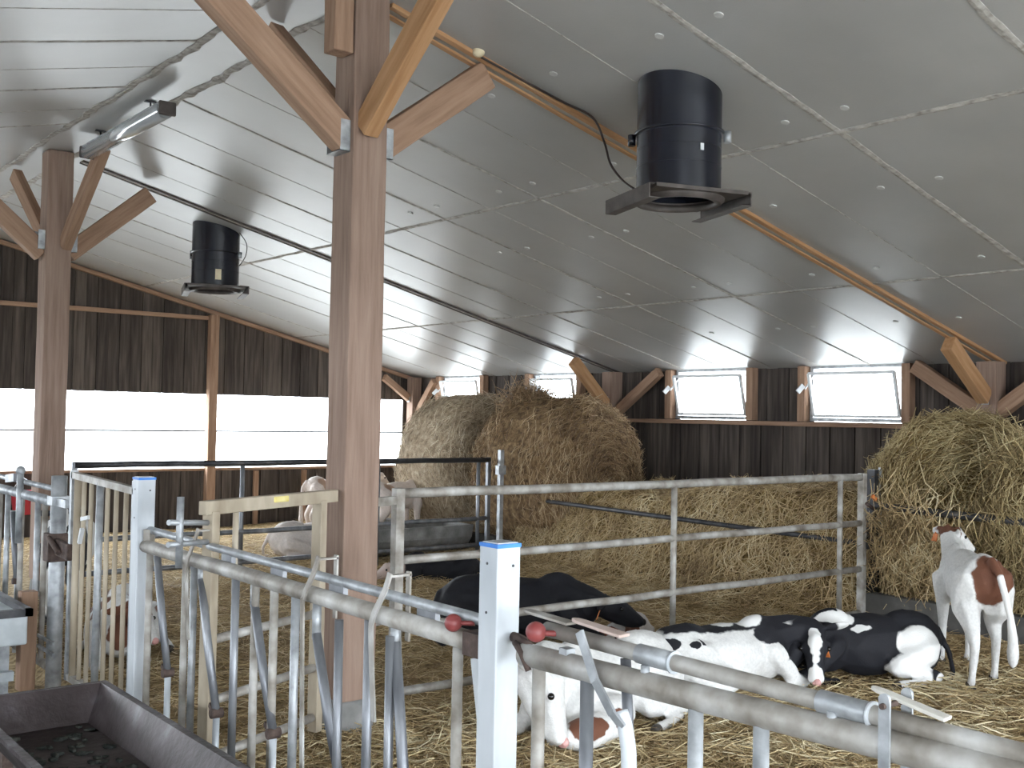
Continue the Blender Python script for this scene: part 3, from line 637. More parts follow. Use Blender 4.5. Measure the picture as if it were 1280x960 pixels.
# vertical bar gate
t = thing('vertical_bar_gate', (FX, 5.75, 0), 'narrow gate of pale vertical bars between round and square posts', 'gate')
for q0, q1 in ((1.225, 1.20), (.12, .12)): b = MB(); b.bar((FX, 6.19, q0), (FX, 5.22, q1), .035, .035); b.out('frame_rail', 'galv_dirty', t)
for y in (6.19, 5.22): b = MB(); b.bar((FX, y, .10), (FX, y, 1.25), .035, .035); b.out('frame_post', 'galv', t)
for i, y in enumerate((6.12, 6.01, 5.89, 5.75, 5.63, 5.50, 5.36)):
    b = MB(); wd = .038 if i in (0, 3) else .024; b.tube([(FX, y, .12), (FX, y, 1.21)], wd/2, 10); b.out('bar', 'beige_steel' if i != 3 else 'galv', t)
b = MB(); b.bar((FX-.02, 6.0, .87), (FX-.02, 5.96, .95), .02, .02); b.bar((FX-.02, 5.98, 1.0), (FX-.02, 5.86, 1.02), .012, .02); b.out('latch', 'white_plastic', t)

# headlock sections
def lever(t, x, y, z0, z1, lean=-.10, m='galv', w=.022):
    """flat locking lever hooked over the slide bar and bending down past the fence pipe"""
    P = smooth([(x-.035, y+lean*.15, z1), (x-.045, y, z1-.06), (x-.050, y-lean*.55, .955), (x-.044, y-lean*.75, .88), (x-.03, y-lean*.7, z0)], 5)
    b = MB()
    for p, q in zip(P, P[1:]): b.bar(p, q+(q-p)*.06, .007, w, (0, 1, 0) if abs((q-p).normalized().z) > .2 else (0, 0, 1))
    b.bar((x+.04, y+lean*.15, z1-.01), (x-.04, y+lean*.15, z1-.01), w, .007)
    b.bar((x+.035, y+lean*.15, z1), (x+.035, y+lean*.15, .88), .007, w, (0, 1, 0))
    return b.out('locking_lever', 'galv_dirty', t)
def swing(t, x, y, ztop, zpiv, dy, m='blue_steel'):
    """stub, then a pair of swinging neck bars running down to the pivot"""
    b = MB(); b.tube([(x, y, .93), (x, y, ztop)], .016, 12); b.out('neck_bar_stub', 'galv', t)
    b = MB(); b.tube([(x, y, ztop+.02), (x-.005, y+dy*.5, (ztop+zpiv)/2), (x-.005, y+dy, zpiv)], [.017, .018, .016], 12); b.out('swing_bar', m, t)
    b = MB(); b.tube([(x+.02, y+dy, zpiv), (x-.03, y+dy, zpiv)], .02, 10); b.bar((x-.005, y+dy+.01, zpiv-.01), (x-.005, y+dy+.07, zpiv+.02), .01, .02); b.out('pivot', 'rust', t)
    b = MB(); b.tube([(x, y+dy+.012, zpiv-.01), (x, y+dy+.012, .05)], .014, 10); b.out('lower_bar', 'white_steel', t)
t = thing('headlock_fence', (FX, 3.7, 0), 'galvanised headlock fence section left of the bright white post', 'fence', 'headlock feed fences')
b = MB(); b.tube([(FX, 5.085, .95), (FX, 3.9, .952), (FX, 2.415, .95)], .030, 18); b.out('main_pipe', 'galv_dirty', t)
b = MB(); b.tube([(FX+.02, 5.085, 1.025), (FX+.02, 2.415, 1.012)], .017, 14); b.out('slide_bar', 'galv', t)
b = MB(); b.tube([(FX, 5.085, .06), (FX, 2.415, .06)], .025, 14); b.out('bottom_pipe', 'galv_dirty', t)
for i, y in enumerate((5.02, 4.59, 4.50, 4.08, 3.90, 3.74, 3.57, 3.06, 2.565)):
    b = MB(); b.tube([(FX, y, .05), (FX, y, .945)], .016, 12); b.out('fixed_bar', ['galv_dirty', 'galv_dirty', 'galv', 'blue_steel'][i % 4], t)
for y, zt, zp, dy in ((4.93, .90, .42, -.18), (4.42, .86, .36, -.20), (3.91, .84, .40, -.20), (3.41, .80, .34, -.20), (2.90, .86, .10, -.14)): swing(t, FX-.0, y, zt, zp, dy)
for y in (4.40, 3.36, 2.90): lever(t, FX, y, .62 if y != 3.36 else .2, 1.10)
for y in (3.22, 2.90):
    b = MB(); b.tube([(FX-.02, y, .90), (FX-.02, y-.01, .06)], .015, 12); b.out('lever_bar', 'blue_steel', t)
for y in (4.2, 3.75, 3.3, 2.75): b = MB(); b.bar((FX+.02, y+.05, .99), (FX+.02, y-.05, .99), .018, .045); b.out('slide_bracket', 'blue_steel', t)
b = MB(); b.bar((FX+.0, 2.50, .95), (FX, 2.42, .95), .066, .066); b.out('end_bracket', 'rust', t)
b = MB(); b.bar((FX+.02, 2.50, .90), (FX+.02, 2.44, .62), .02, .035); b.out('end_strap', 'white_steel', t)
b = MB(); b.ell((FX-.03, 2.55, .998), .026, 3); b.tube([(FX-.03, 2.55, .998), (FX+.01, 2.50, 1.0)], .007, 8); tag(b.out('control_knob', 'red_ball'), 'smaller-looking dull red ball knob just left of the bright white post', 'knob')

t = thing('headlock_fence', (FX, 1.6, 0), 'thick-piped headlock fence section at the lower right foreground', 'fence', 'headlock feed fences')
def X2(y): return FX+.005+(2.3-y)*.045
def ZU(y): return 1.032-.019*(2.2-y)
b = MB(); b.tube([(X2(y), y, .955+(2.3-y)*.01) for y in (2.27, 1.8, 1.3, .8, .3)], .031, 22); b.out('main_pipe', 'galv_dirty', t)
b = MB(); b.tube([(X2(y)+.015, y, ZU(y)) for y in (2.2, 1.7, 1.2, .8, .3)], .020, 18); b.out('slide_bar', 'galv_dirty', t)
for y0, y1 in ((1.87, 1.76), (1.365, 1.245)):
    b = MB(); b.tube([(X2(y0)+.015, y0, ZU(y0)), (X2(y1)+.015, y1, ZU(y1))], .024, 18); b.out('sleeve', 'galv', t)
    b = MB(); b.tube([(X2(y1)+.015, y1-.003, ZU(y1)), (X2(y1)+.015, y1+.003, ZU(y1))], .027, 18); b.out('ring', 'white_steel', t)
    b = MB(); b.tube([(X2(y0)+.0, (y0+y1)/2+.02, 1.005), (X2(y0)+.0, (y0+y1)/2+.02, .972)], .011, 8); b.out('bolt', 'galv', t)
for i, y in enumerate((2.21, 2.03, 1.68, 1.50, 1.0, .8)):
    b = MB(); b.tube([(X2(y), y, .05), (X2(y), y, .95)], .018, 14); b.out('fixed_bar', ['galv_dirty', 'blue_steel', 'galv', 'galv'][i % 4], t)
b = MB(); b.tube([(X2(2.27), 2.27, .06), (X2(.3), .3, .06)], .025, 12); b.out('bottom_pipe', 'galv_dirty', t)
# near zig-zag lever
P = [(X2(1.9)-.045, 2.02, 1.06), (X2(1.9)-.052, 1.955, .955), (X2(1.9)-.045, 1.90, .885), (X2(1.9)-.035, 1.872, .855)]
b = MB()
for p, q in zip(P, P[1:]): b.bar(p, V(q)+(V(q)-V(p))*.04, .007, .026, (0, 1, 0))
b.out('locking_lever', 'galv', t)
b = MB(); b.tube(smooth([(X2(1.9)-.02, 1.895, .885), (X2(1.9)-.02, 1.872, .83), (X2(1.9)-.02, 1.862, .7), (X2(1.9)-.02, 1.865, .1)], 4), .019, 14); b.out('swing_bar', 'white_steel', t)
b = MB(); b.tube([(X2(1.9)+.03, 1.93, 1.0), (X2(1.9)+.03, 1.90, .62)], .014, 12); b.out('rear_bar', 'blue_steel', t)
# paddles
def paddle(c, d, L, W, m, nm='paddle'):
    c = V(c); d = V(d).normalized(); side = V((d.y, -d.x, 0)).normalized(); up = side.cross(d)
    if up.z < 0: up = -up
    b = MB(); n = 12; out = []
    for k in range(n+1):
        a = PI/2+PI*k/n; out.append((L*.28*math.cos(a)-L*.5, W*.42*math.sin(a)))
    out += [(L*.5, -W*.5), (L*.5, W*.5)]
    lo = [c+d*x+side*y for x, y in out]; b.hexa(lo, [p+up*.008 for p in lo]); return b.out(nm, m, t, bevel=.002)
paddle((X2(2)+.01, 1.985, 1.063), (.12, -1, -.10), .135, .042, 'pink_paddle')
paddle((X2(2.2)+.01, 2.17, 1.062), (.05, -1, -.05), .14, .04, 'galv_dirty')
paddle((X2(1.1)+.02, 1.155, 1.045), (.1, -1, -.20), .125, .034, 'paddle')
for dx in (-.034, .046):
    b = MB(); b.bar((X2(1.15)+dx, 1.19, .80), (X2(1.15)+dx, 1.19, 1.062), .006, .024, (0, 1, 0)); b.tube([(X2(1.15)+dx-.004, 1.19, 1.062), (X2(1.15)+dx+.004, 1.19, 1.062)], .012, 14); b.out('lever_plate', 'galv', t)
b = MB(); b.tube([(X2(1.15)-.045, 1.19, 1.05), (X2(1.15)+.055, 1.19, 1.05)], .006, 10); b.out('pivot_bolt', 'rust', t)
b = MB(); b.bar((X2(2.1)-.0, 2.12, .985), (X2(2.1)-.0, 2.09, .985), .03, .03); b.out('bracket', 'galv', t)
b = MB(); b.tube([(X2(2.2)-.0, 2.31, .995), (X2(2.2), 2.24, .975)], .012, 10); b.tube([(X2(2.2)-.02, 2.29, .985), (X2(2.2)-.03, 2.25, .965), (X2(2.2)-.02, 2.23, .92)], .009, 8); b.out('rusty_hook', 'rust', t)
b = MB(); b.ell((X2(2.2)-.035, 2.185, 1.032), .0275, 3); b.tube([(X2(2.2)-.035, 2.185, 1.03), (X2(2.2)+.01, 2.14, 1.03)], .008, 8); tag(b.out('control_knob', 'red_ball'), 'larger-looking dull red ball knob just right of the bright white post', 'knob')

t = thing('headlock_fence', (FX, 7.9, 0), 'headlock fence section at the left edge beyond the round post', 'fence', 'headlock feed fences')
b = MB(); b.tube([(FX, 6.49, 1.05), (FX, 9.2, 1.05)], .030, 16); b.out('main_pipe', 'galv', t)
b = MB(); b.tube([(FX+.02, 6.49, 1.12), (FX+.02, 9.2, 1.13)], .017, 12); b.out('slide_bar', 'galv', t)
b = MB(); b.tube([(FX, 6.49, .10), (FX, 9.2, .10)], .025, 12); b.out('bottom_pipe', 'galv_dirty', t)
for i, y in enumerate((6.72, 6.87, 7.22, 7.55, 7.75, 8.2, 8.7)): b = MB(); b.tube([(FX, y, .1), (FX, y, 1.05)], .017, 10); b.out('fixed_bar', ['galv_dirty', 'galv'][i % 2], t)
for y in (7.42, 8.0): swing(t, FX, y, .90, .5, -.15)
b = MB(); b.tube([(FX-.03, 7.16, 1.19), (FX-.03, 7.16, .75)], .020, 10); b.ell((FX-.03, 7.16, 1.2), .03, 2); b.out('locking_lever', 'galv', t)
b = MB(); b.bar((FX-.02, 7.5, 1.13), (FX-.02, 7.3, 1.15), .03, .05); b.out('slide_bracket', 'blue_steel', t)

# ------------------------------------------------------------------ troughs
t = thing('rusty_feed_trough', (1.3, 3.3, 0), 'dark rusty steel feed trough with flared sides at the bottom left', 'trough')
b = MB(); xr0, xr1, yr0, yr1 = 1.055, 1.565, 2.35, 4.70; zr, zb_ = .43, .29; i_ = .075
o4 = lambda x0, x1, y0, y1, z: [(x0, y0, z), (x1, y0, z), (x1, y1, z), (x0, y1, z)]
rings = [o4(xr0-.03, xr1+.03, yr0-.03, yr1+.03, zr-.015), o4(xr0-.03, xr1+.03, yr0-.03, yr1+.03, zr), o4(xr0, xr1, yr0, yr1, zr), o4(xr0+i_, xr1-i_, yr0+i_, yr1-i_, zb_), None]
rv = [[b.b.verts.new(p) for p in r] for r in rings[:4]]
for A, B in zip(rv, rv[1:]):
    for k in range(4): b.b.faces.new([A[k], A[(k+1) % 4], B[(k+1) % 4], B[k]])
b.b.faces.new(rv[3]); ot = [[b.b.verts.new(p) for p in r] for r in (o4(xr0-.03, xr1+.03, yr0-.03, yr1+.03, zr-.015), o4(xr0+i_-.02, xr1-i_+.02, yr0+i_-.02, yr1-i_+.02, zb_-.01))]
for k in range(4): b.b.faces.new([ot[0][k], ot[0][(k+1) % 4], ot[1][(k+1) % 4], ot[1][k]])
b.b.faces.new(ot[1]); b.out('trough_shell', 'trough', t)
b = MB()
for k in range(140):
    b.ell((random.uniform(xr0+.1, xr1-.1), random.uniform(2.6, yr1-.12), zb_+.004), (random.uniform(.01, .035), random.uniform(.01, .035), random.uniform(.004, .012)), 1)
b.out('feed_scraps', 'feed', t)['kind'] = 'stuff'
for x in (xr0+.09, xr1-.09):
    for y in (2.6, 4.5): b = MB(); b.bar((x, y, -.06), (x, y, zb_), .04, .04); b.out('leg', 'rust', t)
t = thing('white_feed_trough', (1.45, 7.0, 0), 'white box trough with dark rim at the left edge', 'trough')
b = MB(); b.box(1.1, 1.67, 6.22, 8.0, .31, .47); b.out('trough_shell', 'white_paint', t, bevel=.01)
b = MB(); 
for q in ((1.08, 1.69, 6.20, 6.24), (1.08, 1.69, 7.98, 8.02), (1.08, 1.12, 6.2, 8.02), (1.65, 1.69, 6.2, 8.02)): b.box(*q, .465, .505)
b.out('rim', 'dark_steel', t)
for x in (1.2, 1.62):
    for y in (6.5, 7.8): b = MB(); b.bar((x, y, -.06), (x, y, .31), .05, .05); b.out('leg', 'galv', t)
b = MB(); b.bar((1.1, 6.45, .12), (1.66, 6.45, .10), .05, .05); b.out('cross_beam', 'white_paint', t)
tag(timber('short_post', (1.80, 6.72, -.06), (1.80, 6.72, .52), .09, .09, 'timber'), 'short dark brown post between white trough and round post', 'post')

# red bucket by the gable wall
t = thing('red_bucket', (3.62, 13.85, .3), 'small red bucket hung low on the gable wall at the left edge', 'bucket')
b = MB(); b.lathe((3.62, 13.85, .30), [(0, 0), (.11, 0), (.145, .27), (.155, .27), (.155, .285), (.135, .285), (.10, .02), (0, .02)], 24); b.out('bucket_shell', 'red_plastic', t)
b = MB(); b.tube([(3.62, 13.92, .725), (3.62, 14.13, .74)], .008, 6); b.out('wall_hook', 'rust', t); b = MB(); b.tube(smooth([(3.48, 13.85, .57), (3.55, 13.85, .68), (3.62, 13.92, .73), (3.69, 13.85, .68), (3.76, 13.85, .57)]), .005, 6); b.out('bail_handle', 'galv', t)

# ------------------------------------------------------------------ bales and hay heaps
def lump(p, amp, s, seed): return V((noise.noise(V(p)*s+V((seed, 0, 0))), noise.noise(V(p)*s+V((0, seed, 7))), noise.noise(V(p)*s+V((5, 2, seed)))))*amp
def bale(c, r, length, ang, label, core, stalk, ns, seed=1, tilt=0., square=2.6, shag=.035, rx=1.0):
    """round bale: axis horizontal at heading ang; rounded edges; loose stalks wound around"""
    t = thing('round_hay_bale', (c[0], c[1], 0), label, 'hay bale', 'round hay bales')
    R = Matrix.Rotation(ang, 4, 'Z') @ Matrix.Rotation(tilt, 4, 'Y')
    b = MB(); nu, nv = 72, 30; rings = []
    def surf(u, v):   # v in -1..1 end to end, superellipse profile
        a = v*PI/2; cs = abs(math.cos(a))**(2/square/1.6)*1; sn = math.copysign(abs(math.sin(a))**(2/square/1.6), a)
        p = V((r*rx*cs*math.cos(u), length/2*sn, r*cs*math.sin(u)))
        p += lump(p, .05, 3.0, seed)+lump(p, .02, 11, seed)
        return p
    for j in range(nv+1):
        v = -1+2*j/nv; rings.append([b.b.verts.new(V(c)+R @ surf(2*PI*i/nu, v)) for i in range(nu)])
    for A, B in zip(rings, rings[1:]):
        for i in range(nu): b.b.faces.new([A[i], A[(i+1) % nu], B[(i+1) % nu], B[i]]).smooth = True
    b.out('bale_core', core, t)
    P = []; D = []
    for k in range(ns):
        u = random.uniform(0, 2*PI); s = random.random()
        if s < .55: v = random.uniform(-.7, .7)
        else: v = math.copysign(1-abs(random.gauss(0, .22)), random.choice((-1, -1, 1)))
        v = max(-1, min(1, v)); p = surf(u, v); e = surf(u+.03, v)-p
        if e.length < 1e-4: e = V((random.gauss(0, 1), 0, random.gauss(0, 1)))
        e.normalize(); nrm = V((p.x, p.y*.3 if abs(v) < .7 else p.y*1.4, p.z)).normalized()
        d = e*random.choice((-1, 1))+nrm*random.gauss(.1, .22)+V((random.gauss(0, .35), random.gauss(0, .35), random.gauss(-.1, .35)))
        P.append(V(c)+R @ (p+nrm*random.uniform(0, shag))); D.append((R.to_3x3() @ d))
    P = [tuple(p) for p in P]; D = [tuple(d) for d in D]
    o = stalks('loose_hay', P, D, rnd.uniform(.06, .26, ns), rnd.uniform(.004, .009, ns), stalk, parent=t, bend=.25); o['kind'] = 'stuff'
    return t
bale((8.30, 9.46, .90), .92, 1.65, .03, 'big brown shaggy round bale in the middle of the window wall', 'brown_core', 'brown_hay', 9000, 3, rx=.85)
bale((8.35, 11.25, .92), .93, 1.45, 0, 'pale grey-brown round bale left of the big brown bale', 'pale_core', 'pale_hay', 5000, 9, rx=.85)
bale((8.46, 4.64, 1.02), .65, .84, math.radians(-52), 'rounded hay bale with swirled end at the right, behind the rail', 'hay_core', 'hay', 8000, 5, square=3.2)
bale((8.35, 3.60, .92), .66, 1.1, math.radians(-60), 'bright shaggy hay bale cut off by the right edge', 'hay_core', 'hay', 8000, 8, shag=.08)

def heap(name, label, x0, x1, y0, y1, zf, core, stalk, ns, step=.06, seed=0, hang=.25, cat='hay'):
    """spread hay as a height field with a steep shaggy front"""
    b = MB(); nx = int((x1-x0)/step); ny = int((y1-y0)/step); G_ = []
    H = lambda x, y: max(-.05, zf(x, y)+.07*noise.noise(V((x*3, y*3, seed)))+.03*noise.noise(V((x*10, y*10, seed))))
    for j in range(ny+1):
        G_.append([b.b.verts.new((x0+(x1-x0)*i/nx, y0+(y1-y0)*j/ny, H(x0+(x1-x0)*i/nx, y0+(y1-y0)*j/ny))) for i in range(nx+1)])
    for j in range(ny):
        for i in range(nx): b.b.faces.new([G_[j][i], G_[j][i+1], G_[j+1][i+1], G_[j+1][i]]).smooth = True
    o = b.out(name, core); tag(o, label, cat); o['_o'] = (0, 0, 0); o['kind'] = 'stuff'
    P = []; D = []
    while len(P) < ns:
        x = random.uniform(x0, x1); y = random.uniform(y0, y1); z = H(x, y)
        if z < -.02: continue
        gx = (H(x+.03, y)-z)/.03; gy = (H(x, y+.03)-z)/.03
        if random.random() > min(1, .25+.3*math.hypot(gx, gy)): continue
        nrm = V((-gx, -gy, 1)).normalized(); dn = V((0, 0, -1)); dn = (dn-nrm*dn.dot(nrm))
        d = dn*random.uniform(0, 1.2)+V((random.gauss(0, .6), random.gauss(0, .6), random.gauss(0, .4))); d = d-nrm*d.dot(nrm)*.8
        P.append((x+nrm.x*.02, y+nrm.y*.02, z+nrm.z*.02)); D.append(tuple(d))
    n = len(P); s = stalks('loose_hay', P, D, rnd.uniform(.08, .30, n), rnd.uniform(.004, .008, n), stalk, bend=.3, parent=o); s['kind'] = 'stuff'
    return o
sm = lambda a, c, x: (lambda t: t*t*(3-2*t))(max(0, min(1, (x-a)/(c-a))))
heap('hay_heap', 'long spread of golden hay spilling under the rail behind the four-rail gate', 7.0, 9.25, 5.0, 9.4,
     lambda x, y: (.88-.10*sm(6.8, 7.6, y)+.03*math.sin(y*4))*sm(7.45, 8.0, x)+.16*sm(7.1, 7.5, x)*sm(5, 5.4, y)*(.4+.6*sm(7, 5.5, y))-.02, 'hay_core', 'straw', 15000, seed=2)
heap('hay_heap', 'hay spilling down over the low kerb behind the standing calf', 7.25, 9.1, 2.6, 4.9,
     lambda x, y: (.98-.12*sm(3.6, 4.4, y))*sm(7.70, 7.95, x)-.04, 'hay_core', 'hay', 13000, seed=4)
heap('hay_heap', 'brown straw piled around the pale bale in the far pen', 7.2, 9.2, 9.75, 12.6,
     lambda x, y: .55*sm(7.5, 8.1, x)-.02, 'pale_core', 'pale_hay', 5000, seed=6)
# tuft of straw on top between the two bales
def tuft(c, n, spread, L, m, label, up=.5, dirs=None):
    P = []; D = []
    for k in range(n):
        d = V((random.gauss(0, .6), random.gauss(0, .6), random.gauss(up, .5)));
        if dirs: d += V(dirs)
        P.append((c[0]+random.gauss(0, spread[0]), c[1]+random.gauss(0, spread[1]), c[2]+random.gauss(0, spread[2]))); D.append(tuple(d))
    return tag(stalks('hay_tuft', P, D, rnd.uniform(L*.5, L, n), rnd.uniform(.005, .009, n), m, bend=.5), label, 'hay', kind='stuff')
tuft((8.35, 10.0, 1.76), 1500, (.15, .15, .10), .28, 'brown_hay', 'peaked tuft of loose hay on top between brown and pale bales')
tuft((7.95, 3.72, 1.36), 900, (.12, .20, .10), .45, 'hay', 'bright tuft of long stalks hanging over the right-edge bale', -.5)
tuft((7.70, 3.45, .80), 1500, (.05, .35, .18), .40, 'hay', 'long stalks hanging over the rail right of the standing calf', -1.2)
tuft((7.68, 4.62, .62), 1100, (.05, .22, .18), .35, 'straw', 'stalks hanging between the gate end and the standing calf', -.9)

# ------------------------------------------------------------------ calves
WHITE = (.74, .73, .71); BLACK = (.016, .016, .020); BROWN = (.15, .062, .036)
def chain(b, pts, rs, step=.35, flat=None):
    pts = [V(p) for p in pts]
    for i in range(len(pts)-1):
        a, c = pts[i], pts[i+1]; L = (c-a).length; n = max(1, int(L/(step*min(rs[i], rs[i+1])+1e-4))); n = min(n, 30)
        for k in range(n+1):
            t = k/n; r = rs[i]*(1-t)+rs[i+1]*t; b.ell(a.lerp(c, t), r, 1)
def head(b, P, d, up, s=1.):
    """skull, muzzle, jaw, ears; returns frame"""
    P = V(P); d = V(d).normalized(); up = V(up); side = up.cross(d).normalized(); up = d.cross(side).normalized()
    q = lambda f, l, u: P+(d*f+side*l+up*u)*s
    chain(b, [q(0, 0, 0), q(.07, 0, .012), q(.15, 0, -.005), q(.215, 0, -.022)], [.072*s, .070*s, .052*s, .043*s], .3)
    chain(b, [q(.0, 0, -.04), q(.10, 0, -.05), q(.19, 0, -.048)], [.055*s, .042*s, .032*s], .3)
    b.ell(q(.222, .014, -.02), .033*s, 1); b.ell(q(.222, -.014, -.02), .033*s, 1)
    b.ell(q(.05, 0, .055), .04*s, 1)
    for l in (-1, 1):
        b.ell(q(.085, l*.050, .022), .026*s, 1)
        e0 = q(-.02, l*.06, .03); e1 = q(-.055, l*.175, .0); mid = e0.lerp(e1, .5)
        ax = (e1-e0).normalized(); nz = up.cross(ax).normalized()
        rot = Matrix((ax, nz, ax.cross(nz))).transposed().to_quaternion()
        b.ell(mid, (.075*s, .016*s, .038*s), 2, rot=rot)
    return q
def finish(b, t, coatm, voxel=.013):
    me = bpy.data.meshes.new('tmp'); b.b.to_mesh(me); b.b.free(); o = bpy.data.objects.new('tmp', me); COL.objects.link(o)
    md = o.modifiers.new('r', 'REMESH'); md.mode = 'VOXEL'; md.voxel_size = voxel; md.use_smooth_shade = True
    ms = o.modifiers.new('s', 'SMOOTH'); ms.factor = .5; ms.iterations = 5
    dg = bpy.context.evaluated_depsgraph_get(); me2 = bpy.data.meshes.new_from_object(o.evaluated_get(dg)); bpy.data.objects.remove(o)
    for p in me2.polygons: p.use_smooth = True
    me2.materials.clear(); me2.materials.append(coatm); me2.name = 'body'
    ob = bpy.data.objects.new('body', me2); COL.objects.link(ob); ob.parent = t; return ob
def face(q, t, nose, tags=(), s=1., eyes=True):
    for l in (-1, 1):
        b = MB(); b.ell(q(.088, l*.066, .026), .013*s, 2); o = b.out('eye', 'eye'); o.parent = t
    b = MB(); b.ell(q(.243, 0, -.014), (.018*s, .026*s, .022*s), 2)
    for l in (-1, 1): b.ell(q(.250, l*.013, -.012), .010*s, 1)
    o = b.out('nose', nose); o.parent = t
    for l in tags:
        b = MB(); p = q(-.045, l*.13, -.01); b.ell(p, .010, 1); c = q(-.04, l*.135, -.045); dx = (q(1, 0, 0)-q(0, 0, 0))*0+(q(0, 1, 0)-q(0, 0, 0)).normalized()*.030; dz = (q(0, 0, 1)-q(0, 0, 0)).normalized()*.028; dn = (q(1, 0, 0)-q(0, 0, 0)).normalized()*.006
        b.hexa([c-dx-dz, c+dx-dz, c+dx*.8+dz, c-dx*.8+dz], [c-dx-dz+dn, c+dx-dz+dn, c+dx*.8+dz+dn, c-dx*.8+dz+dn]); o = b.out('ear_tag', 'orange'); o.parent = t; o['label'] = 'orange ear tag'
def calf_root(loc, ang, label, scale=1.):
    t = bpy.data.objects.new('calf', None); COL.objects.link(t); t.location = loc; t.rotation_euler = (0, 0, ang); t.scale = (scale,)*3; t.empty_display_size = .1
    return tag(t, label, 'calf', 'calves in the straw pens')
def lying_calf(loc, ang, label, coatm, headP, headD, nose='black_nose', headUp=(0, 0, 1), tags=(), scale=1., side=1, neck=None, hs=1., extra=()):
    """side: +1 legs folded towards +y. local x forward"""
    t = calf_root(loc, ang, label, scale); b = MB(); y = side
    for ec, er in extra: b.ell(ec, er)
    b.ell((-.36, 0, .235), (.20, .17, .19)); b.ell((-.30, 0, .31), (.17, .11, .12)); b.ell((-.05, 0, .215), (.32, .205, .20)); b.ell((.0, 0, .30), (.32, .12, .11))
    b.ell((.23, 0, .235), (.18, .155, .19)); b.ell((.20, 0, .34), (.15, .08, .11)); b.ell((.34, 0, .21), (.12, .115, .13))
    for q in (-1, 1):
        b.ell((-.30, q*.125, .19), (.19, .085, .165)); b.ell((-.40, q*.075, .36), (.05, .035, .03))
        out = .20 if q == y else .17
        chain(b, [(-.36, q*.16, .20), (-.14, q*out, .13)], [.10, .085]); chain(b, [(-.14, q*(out+.01), .11), (-.40, q*(out+.03), .055)], [.062, .040]); chain(b, [(-.40, q*(out+.03), .05), (-.20, q*(out+.09), .035), (-.10, q*(out+.10), .03)], [.036, .028, .034])
        chain(b, [(.24, q*.12, .24), (.36, q*.13, .11)], [.085, .058]); chain(b, [(.36, q*.13, .09), (.47, q*.12, .055)], [.05, .042]); chain(b, [(.47, q*.12, .045), (.30, q*.16, .03), (.25, q*.17, .03)], [.036, .027, .032])
    hp = V(headP); nk = [V((.25, 0, .30))]+([V(n) for n in neck] if neck else [])+[hp-V(headD).normalized()*.03]
    chain(b, nk, [.135]+[.105]*(len(nk)-2)+[.075], .25)
    q = head(b, headP, headD, headUp, hs)
    chain(b, [(-.54, 0, .30), (-.60, .05*y, .16), (-.58, .12*y, .05), (-.5, .2*y, .03)], [.03, .02, .02, .03])
    finish(b, t, coatm)
    face(q, t, nose, tags, hs)
    for q2 in (-1, 1):
        out = .20 if q2 == y else .17
        hb = MB(); hb.ell((-.075, q2*(out+.10), .028), (.035, .028, .026), 2); o = hb.out('hoof', 'hoof'); o.parent = t
    return t
def standing_calf(loc, ang, label, coatm, headP, headD, nose='pink', tags=(), scale=1., legs=None, tail=None, neck=None, hs=1., headUp=(0, 0, 1), tr=1.):
    t = calf_root(loc, ang, label, scale); b = MB()
    b.ell((-.36, 0, .655), (.17, .145, .165)); b.ell((-.05, 0, .60), (.34, .165, .19)); b.ell((0, 0, .69), (.34, .10, .11)); b.ell((.25, 0, .61), (.17, .135, .19)); b.ell((.24, 0, .73), (.13, .06, .09)); b.ell((.36, 0, .62), (.1, .1, .13))
    L = legs or {'fl': (.28, 0), 'fr': (.28, 0), 'hl': (-.42, 0), 'hr': (-.42, 0)}
    for k, q in (('l', 1), ('r', -1)):
        b.ell((-.40, q*.078, .75), (.06, .035, .035), 2)
        fx, fy = L['f'+k]; chain(b, [(.27, q*.10, .56), (.26, q*.105, .44), ((.27+fx)/2, q*.095+fy*.4, .29), (fx, q*.09+fy*.9, .09), (fx+.01, q*.09+fy, .04)], [.095, .06, .040, .027, .034], .3)
        hx, hy = L['h'+k]; chain(b, [(-.38, q*.09, .64), (-.33, q*.105, .50), (hx+.05, q*.10+hy*.3, .40), (hx-.04, q*.09+hy*.7, .29), (hx, q*.09+hy*.95, .09), (hx+.02, q*.09+hy, .045)], [.13, .115, .07, .040, .028, .034], .28)
    hp = V(headP); nk = [V((.28, 0, .68))]+([V(n) for n in neck] if neck else [])+[hp-V(headD).normalized()*.03]
    chain(b, nk, [.125]+[.10]*(len(nk)-2)+[.072], .25)
    q = head(b, headP, headD, headUp, hs)
    tl = tail or [(-.50, 0, .74), (-.56, 0, .66), (-.575, 0, .45), (-.57, 0, .30)]
    chain(b, tl, [.032*tr, .026*tr, .024*tr, .036*tr], .4); b.ell(V(tl[-1])-V((0, 0, .07)), (.036*tr, .036*tr, .10), 2)
    finish(b, t, coatm); face(q, t, nose, tags, hs)
    for k, s in (('l', 1), ('r', -1)):
        for a in 'fh':
            x, dy = L[a+k]; x += .015 if a == 'f' else .03; yy = s*.09+dy
            hb = MB(); hb.hexa([(x-.035, yy-.03, 0), (x+.045, yy-.03, 0), (x+.045, yy+.03, 0), (x-.035, yy+.03, 0)], [(x-.028, yy-.024, .05), (x+.025, yy-.024, .05), (x+.025, yy+.024, .05), (x-.028, yy+.024, .05)]); o = hb.out('hoof', 'hoof'); o.parent = t
    return t
D2 = math.radians
